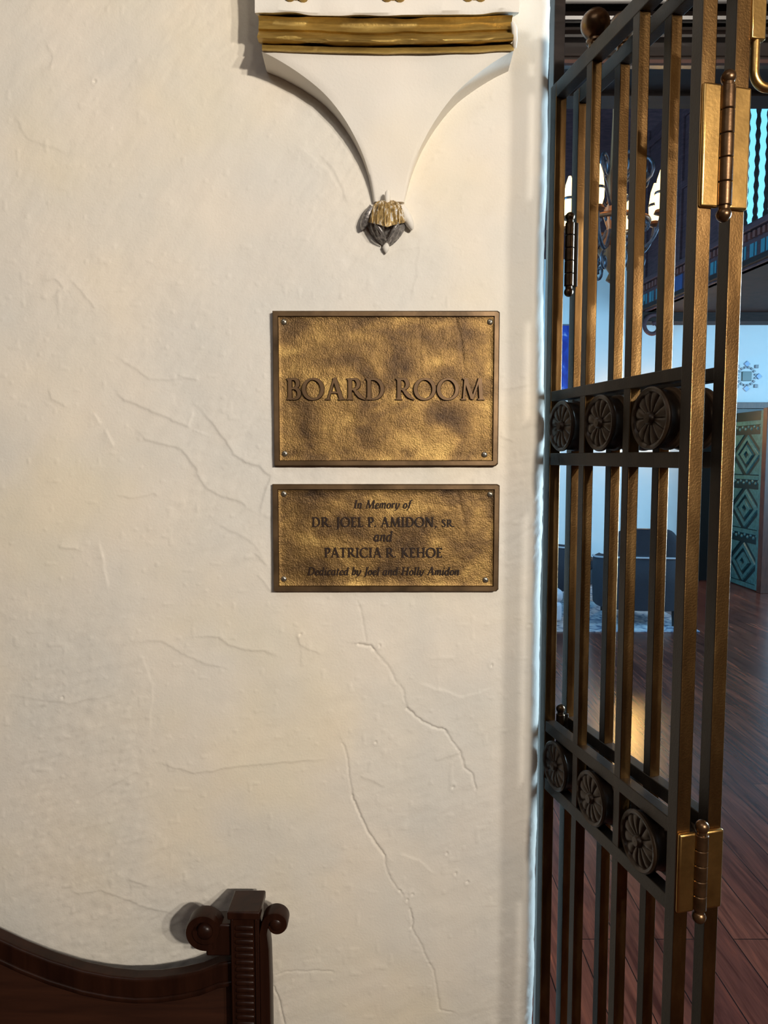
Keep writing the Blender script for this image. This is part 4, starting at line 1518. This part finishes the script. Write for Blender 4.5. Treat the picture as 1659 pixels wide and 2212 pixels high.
# carved green door standing ajar
def green_door():
    a = P(1588, 893, 8.85)
    hinge_x = P(1655, 880, 8.15).x
    root = tag(empty('door_1', (a.x, 8.85, 0)), kind='structure')
    dx, dy = hinge_x - a.x, 8.15 - 8.85
    W = math.hypot(dx, dy)
    root.rotation_euler = (0, 0, math.atan2(dy, dx))
    H = a.z
    MB().box((0, 0, 0.01), (W, 0.05, H)).build('door_leaf', M['greendark'], root, bevel=0.004)
    st = MB()
    for x0, x1 in ((0, 0.05), (W - 0.07, W)):
        st.box((x0, -0.016, 0.01), (x1, 0.0, H))
    nrow = 3
    ph = (H - 0.06) * 0.315
    for k in range(nrow + 1):
        z = 0.01 + k * ph
        st.box((0.05, -0.016, z), (W - 0.07, 0.0, min(z + 0.05, H)))
    st.build('door_frame', M['greendoor'], root, bevel=0.003)
    cx = (0.05 + W - 0.07) / 2
    hw_ = (W - 0.12) / 2
    for k in range(nrow):
        z0 = 0.06 + k * ph
        z1 = z0 + ph - 0.05
        zc = (z0 + z1) / 2 - 0.05
        hh = (z1 - z0) / 2 - 0.06
        dm = MB()
        for s0, s1, d in ((1.0, 0.72, 0.016), (0.50, 0.20, 0.024)):
            r0 = [Vector((cx + hw_ * s0 * ca, -0.001, zc + hh * s0 * sa)) for ca, sa in ((1, 0), (0, 1), (-1, 0), (0, -1))]
            r1 = [Vector((cx + hw_ * (s0 * 0.94) * ca, -d, zc + hh * (s0 * 0.94) * sa)) for ca, sa in ((1, 0), (0, 1), (-1, 0), (0, -1))]
            r2 = [Vector((cx + hw_ * max(s1, 0.01) * ca, -d, zc + hh * max(s1, 0.01) * sa)) for ca, sa in ((1, 0), (0, 1), (-1, 0), (0, -1))]
            r3 = [Vector((cx + hw_ * max(s1, 0.01) * ca, -0.001, zc + hh * max(s1, 0.01) * sa)) for ca, sa in ((1, 0), (0, 1), (-1, 0), (0, -1))]
            dm.loft([r0, r1, r2, r3], caps=False)
        for sx in (-1, 1):          # corner triangles
            for sz in (-1, 1):
                tri = [(cx + sx * hw_, zc + sz * hh), (cx + sx * hw_, zc + sz * hh * 0.28), (cx + sx * hw_ * 0.28, zc + sz * hh)]
                dm.prism(tri, -0.014, 0.0, lambda u, v, w: Vector((u, w, v)))
        dm.build('carved_diamond', M['greendoor'], root, bevel=0.002)
        cv = MB()
        rr = random.Random(k)
        for j in range(9):
            x = 0.07 + (W - 0.16) * j / 8
            cv.lathe([(0.022, 0), (0.018, 0.008), (0.004, 0.014)], 8, Matrix.Translation((x, 0, z1 - 0.03 + 0.012 * (-1) ** j)) @ Matrix.Rotation(PI / 2, 4, 'X'))
        cv.build('carved_band', M['greendoor'], root, smooth=True, angle=50)
    MB().box((W, -0.03, 0.0), (W + 0.09, 0.09, H + 0.02)).build('door_post', M['redwood'], root, bevel=0.004)
    return root


green_door()

# painted gallery on the right: panelled front, then open balusters
def gallery():
    A = P(1388, 678, 8.85)
    Bz = A.z
    # near end carries the same height; its depth follows from the picture row
    Yn = 6.3
    B = Vector((P(1692, 552, Yn).x, Yn, Bz))
    d = (B - A)
    L = math.hypot(d.x, d.y)
    root = tag(empty('gallery', (A.x, A.y, 0), math.atan2(d.y, d.x)), 'painted plum wooden gallery with dentils and teal bands, high on the right of the room', 'gallery')
    ext = 1.6
    # local: +x along the front towards the viewer, -y is the face seen from the room, z up
    MB().box((0, 0.0, Bz), (L + ext, 3.0, Bz + 0.10)).build('gallery_floor', M['darkwood'], root)
    MB().box((0, -0.02, Bz), (L + ext, 0.06, Bz + 0.37)).build('fascia', M['plum'], root, bevel=0.006)
    MB().box((0, -0.06, Bz + 0.02), (L + ext, -0.02, Bz + 0.07)).build('lower_moulding', M['darkwood'], root, bevel=0.006)
    MB().box((0, -0.08, Bz + 0.32), (L + ext, -0.02, Bz + 0.38)).build('upper_moulding', M['plum'], root, bevel=0.008)
    n = int((L + ext) / 0.16)
    for k in range(n):
        x = 0.05 + k * 0.16
        if k % 6 < 4:
            for xa, xb in ((x, x + 0.055), (x + 0.075, x + 0.10)):
                MB().box((xa, -0.026, Bz + 0.09), (xb, -0.019, Bz + 0.21)).build('painted_stripe', M['teal'], root)
        elif k % 6 == 4:
            MB().box((x, -0.026, Bz + 0.08), (x + 0.26, -0.019, Bz + 0.24)).build('painted_panel', M['bluepaint'], root)
    k = 0.03
    while k < L + 0.5:
        MB().box((k, -0.050, Bz + 0.25), (k + 0.035, -0.019, Bz + 0.31)).build('dentil', M['dentil'], root)
        k += 0.07
    # solid panelled part near the far wall
    Lp = L * 0.66
    MB().box((0, 0.0, Bz + 0.37), (Lp, 0.08, Bz + 2.1)).build('panelling', M['plum'], root)
    for x in np.linspace(0.02, Lp - 0.1, 5):
        MB().box((x, -0.03, Bz + 0.38), (x + 0.07, 0.0, Bz + 2.1)).build('stile', M['plum'], root, bevel=0.006)
    for z in (Bz + 1.15, Bz + 1.9):
        MB().box((0.02, -0.025, z), (Lp, 0.0, z + 0.08)).build('panel_rail', M['plum'], root, bevel=0.006)
    # twisted balusters
    x = Lp + 0.10
    while x < L + ext - 0.05:
        rings = []
        zb = Bz + 0.38
        Hh = 1.25
        for k in range(50):
            t = k / 49
            r = 0.026 if t < 0.08 or t > 0.92 else 0.019 + 0.005 * math.sin(t * 70)
            rings.append([Vector((x + r * math.cos(q), 0.03 + r * math.sin(q), zb + Hh * t)) for q in [2 * PI * j / 8 for j in range(8)]])
        MB().loft(rings).build('baluster', M['darkwood'], root, smooth=True, angle=60)
        x += 0.155
    MB().box((Lp, -0.02, Bz + 0.38 + 1.25), (L + ext, 0.08, Bz + 0.38 + 1.35)).build('handrail', M['darkwood'], root, bevel=0.008)
    # curled bracket where the gallery meets the far wall
    pts = []
    for k in range(30):
        a = k / 29 * 2.6 * PI
        r = 0.16 * (1 - k / 36)
        pts.append((0.02 + 0.10, 0.08 + r * math.cos(a), Bz - 0.17 + r * math.sin(a)))
    MB().tube(pts, 0.025, 8).build('scroll_bracket', M['plum'], root, smooth=True, angle=60)
    return root


gallery()

# blue painting on the far wall
def painting():
    a, b = P(1196, 703, 8.96), P(1238, 848, 8.96)
    root = tag(empty('painting', ((a.x + b.x) / 2, FY, (a.z + b.z) / 2)), 'deep blue painting on the pale far wall, seen just past the plaster corner', 'painting')
    hw_, hh = (b.x - a.x) / 2, (a.z - b.z) / 2
    MB().box((-hw_, -0.03, -hh), (hw_, -0.002, hh)).build('canvas', M['painting'], root)
    f = MB()
    t = 0.015
    f.box((-hw_ - t, -0.04, hh), (hw_ + t, 0, hh + t)).box((-hw_ - t, -0.04, -hh - t), (hw_ + t, 0, -hh)).box((-hw_ - t, -0.04, -hh), (-hw_, 0, hh)).box((hw_, -0.04, -hh), (hw_ + t, 0, hh))
    f.build('frame', M['tile_grey'], root)


painting()

# star of glazed tiles on the far wall
def star():
    c = P(1612, 813, FY)
    root = tag(empty('wall_tile_star', (c.x, FY, c.z)), 'star of blue and green glazed tiles on the far wall above the green door', 'tile ornament')
    s = FY / F
    MB().box((-10 * s, -0.02, -10 * s), (10 * s, 0.0, 10 * s)).build('centre_tile', M['tile_green'], root, bevel=0.004)
    for k in range(8):
        a = k * PI / 4
        r = (26 if k % 2 == 0 else 29) * s
        Mx = Matrix.Translation((r * math.cos(a), 0, r * math.sin(a))) @ Matrix.Rotation(PI / 4 if k % 2 == 0 else 0, 4, 'Y')
        w = (4.6 if k % 2 == 0 else 3.6) * s
        MB().box((-w, -0.018, -w), (w, 0.0, w), Mx).build('tile', M['tile_blue'] if k % 2 == 0 else M['tile_grey'], root, bevel=0.003)
    for k in range(16):
        a = (k + 0.5) * PI / 8
        r = 19 * s
        Mx = Matrix.Translation((r * math.cos(a) , 0, r * math.sin(a))) @ Matrix.Rotation(-a, 4, 'Y')
        MB().box((-2.2 * s, -0.016, -2.0 * s), (2.2 * s, 0.0, 2.0 * s), Mx).build('chip', M['tile_grey'], root)


star()

# ------------------------------------------------------------------ chandelier
def chandelier():
    Y = 4.3
    c = P(1322, 492, Y)
    root = tag(empty('chandelier', (c.x, Y, c.z)), 'ornate iron chandelier with lit amber glass lanterns, seen through the gate bars', 'chandelier')
    s = Y / F
    MB().lathe([(0.002, -0.32), (0.03, -0.30), (0.012, -0.26), (0.05, -0.20), (0.085, -0.12), (0.05, -0.06), (0.03, 0.0), (0.055, 0.08), (0.03, 0.16), (0.045, 0.26), (0.02, 0.34), (0.012, 0.62), (0.008, 2.6)], 20).build('stem', M['copper'], root, smooth=True, angle=50)
    ring = [Vector((0.20 * math.cos(2 * PI * k / 40), 0.20 * math.sin(2 * PI * k / 40), 0.02)) for k in range(41)]
    MB().tube(ring, 0.016, 8).build('hoop', M['copper'], root, smooth=True, angle=60)
    for k in range(8):
        a = 2 * PI * k / 8 + 0.2
        ca, sa = math.cos(a), math.sin(a)

        def q(r, z):
            return Vector((r * ca, r * sa, z))
        pts = [q(r, z) for r, z in bez((0.03, -0.02), (0.12, -0.24), (0.26, -0.14), (0.27, 0.02), 16)]
        arm = MB().tube(pts, [0.013 - 0.0003 * i for i in range(17)], 8)
        sc = []
        for j in range(22):
            t = j / 21
            an = -PI / 2 + t * 3.0 * PI
            rr = 0.085 * (1 - 0.75 * t)
            sc.append(q(0.15 + rr * math.cos(an), 0.30 + rr * math.sin(an)))
        arm.tube([q(0.04, 0.12)] + sc, 0.010, 8)
        sc = []
        for j in range(18):
            t = j / 17
            an = PI / 2 - t * 2.6 * PI
            rr = 0.055 * (1 - 0.7 * t)
            sc.append(q(0.14 + rr * math.cos(an), -0.22 + rr * math.sin(an)))
        arm.tube(sc, 0.009, 8)
        arm.build('arm', M['iron'], root, smooth=True, angle=60)
        lm = empty('lantern', q(0.27, 0.02), parent=root)
        MB().lathe([(0.012, 0.0), (0.038, 0.012), (0.030, 0.03)], 12).build('cup', M['copper'], lm, smooth=True, angle=50)
        MB().lathe([(0.020, 0.03), (0.032, 0.07), (0.034, 0.12), (0.024, 0.20), (0.008, 0.25)], 12).build('glass', M['glow'], lm, smooth=True, angle=60)
        MB().lathe([(0.036, 0.115), (0.037, 0.125), (0.030, 0.135)], 12).build('band', M['iron'], lm, smooth=True, angle=50)
    # bead fringe on the lower hoop
    fr = MB()
    for k in range(40):
        a = 2 * PI * k / 40
        fr.lathe([(0.001, -0.052), (0.009, -0.04), (0.009, -0.03), (0.001, -0.018)], 6, Matrix.Translation((0.20 * math.cos(a), 0.20 * math.sin(a), 0.03)))
    tag(fr.build('fringe', M['iron'], root, smooth=True, angle=60), kind='stuff')


chandelier()

# wall sconce on the far wall, mirrored in the polished floor
def sconce():
    c = P(1374, 905, 8.95)
    root = tag(empty('wall_sconce', (c.x, FY, c.z)), 'small lit amber wall sconce on the far wall behind the gate rosettes', 'sconce')
    MB().box((-0.05, -0.02, -0.12), (0.05, 0.0, 0.12)).build('backplate', M['iron'], root, bevel=0.004)
    MB().lathe([(0.02, -0.02), (0.045, 0.02), (0.06, 0.14), (0.045, 0.24), (0.02, 0.27)], 16, Matrix.Translation((0, -0.10, -0.1))).build('glass', M['sconce'], root, smooth=True, angle=60)
    MB().tube([(0, -0.02, -0.1), (0, -0.07, -0.14), (0, -0.10, -0.11)], 0.01, 8).build('arm', M['iron'], root, smooth=True, angle=60)


sconce()

# ------------------------------------------------------------------ armchairs and rug
def armchair(label):
    root = tag(empty('armchair', (0, 0, 0)), label, 'armchair', 'armchairs on the pale rug')
    # faces +Y; its back is towards -Y
    n = 28

    def shell(r_out, r_in, z0, ztop, x_sc=1.0):
        rings = []
        for k in range(n + 1):
            a = PI * 1.08 * (k / n) - PI * 0.04 + PI     # sweeps round the back
            ca, sa = math.cos(a), math.sin(a)
            zt = ztop(k / n)
            pts = []
            for r, z in ((r_out, z0), (r_out + 0.01, (z0 + zt) / 2), (r_out + 0.004, zt - 0.03), ((r_out + r_in) / 2, zt), (r_in, zt - 0.03), (r_in, z0)):
                e = 0.72
                x = r * x_sc * math.copysign(abs(ca) ** e, ca)
                y = r * 0.92 * math.copysign(abs(sa) ** e, sa)
                pts.append(Vector((x, y, z)))
            rings.append(pts)
        return MB().loft(rings)
    shell(0.36, 0.27, 0.15, lambda t: 0.60 + 0.04 * math.sin(PI * t)).build('shell', M['navy'], root, smooth=True, angle=60)
    # taller back cushion
    rings = []
    for k in range(13):
        t = k / 12
        z = 0.44 + 0.42 * math.sin(t * PI / 2)
        w = 0.30 * math.cos(t * PI / 2 * 0.86) ** 0.5
        rings.append([Vector((w * math.copysign(abs(math.cos(q)) ** 0.5, math.cos(q)), -0.22 + 0.07 * (1 - 0.4 * t) * math.sin(q) - 0.05 * t, z)) for q in [2 * PI * j / 24 for j in range(24)]])
    MB().loft(rings).build('backrest', M['navy'], root, smooth=True, angle=60)
    pp = []
    for k in range(n + 1):
        a = PI * 1.08 * (k / n) - PI * 0.04 + PI
        ca, sa = math.cos(a), math.sin(a)
        pp.append(Vector((0.366 * math.copysign(abs(ca) ** 0.72, ca), 0.366 * 0.92 * math.copysign(abs(sa) ** 0.72, sa), 0.575 + 0.04 * math.sin(PI * k / n))))
    MB().tube(pp, 0.009, 8).build('piping', M['piping'], root, smooth=True, angle=60)
    MB().box((-0.27, -0.22, 0.18), (0.27, 0.36, 0.34)).build('seat_base', M['grey'], root, bevel=0.03, seg=4)
    MB().box((-0.265, -0.20, 0.335), (0.265, 0.37, 0.44)).build('seat_cushion', M['navy'], root, bevel=0.04, seg=4)
    for sx in (-1, 1):
        for y in (-0.24, 0.30):
            MB().lathe([(0.014, 0.0), (0.022, 0.18)], 12, Matrix.Translation((sx * 0.24, y, 0.006))).build('leg', M['leg'], root, smooth=True, angle=50)
    return root


def floor_at(x, y):
    d = Vector((1, 0, 0)) * ((x - 829.5) / F) + UP * ((1106.0 - y) / F) + FWD
    t = -EYE / d.z
    return Vector((d.x * t, d.y * t, 0))


ch1 = armchair('dark navy armchair with pale piping seen from behind, nearest the gate')
p = floor_at(1396, 1352)
ch1.location = (p.x, p.y + 0.25, 0.006)
ch1.rotation_euler = (0, 0, R(-8))
ch1.scale = (1.12, 1.12, 1.04)
ch2 = copy_tree(ch1)
ch2['label'] = 'navy armchair turned sideways, left of the one seen from behind'
p = floor_at(1295, 1322)
ch2.location = (p.x - 0.28, p.y + 0.66, 0.006)
ch2.rotation_euler = (0, 0, R(-75))
ch3 = copy_tree(ch1)
ch3['label'] = 'pale blue armchair by the plaster corner, leftmost on the rug'
ch3.location = (1.06, 6.1, 0.006)
ch3.rotation_euler = (0, 0, R(-90))
for o in [k for k in bpy.data.objects if k.parent == ch3 and k.type == 'MESH' and k.name.split('.')[0] in ('shell', 'backrest', 'seat_base', 'seat_cushion')]:
    o.data = o.data.copy()
    o.data.materials[0] = M['pale']
a, b = floor_at(1190, 1366), floor_at(1500, 1366)
rug = MB().box((a.x - 1.6, a.y, 0.0), (b.x + 0.05, a.y + 2.2, 0.012)).build('area_rug', M['rug'], None, bevel=0.003)
tag(rug, 'pale blue and white patterned rug under the armchairs', 'rug')
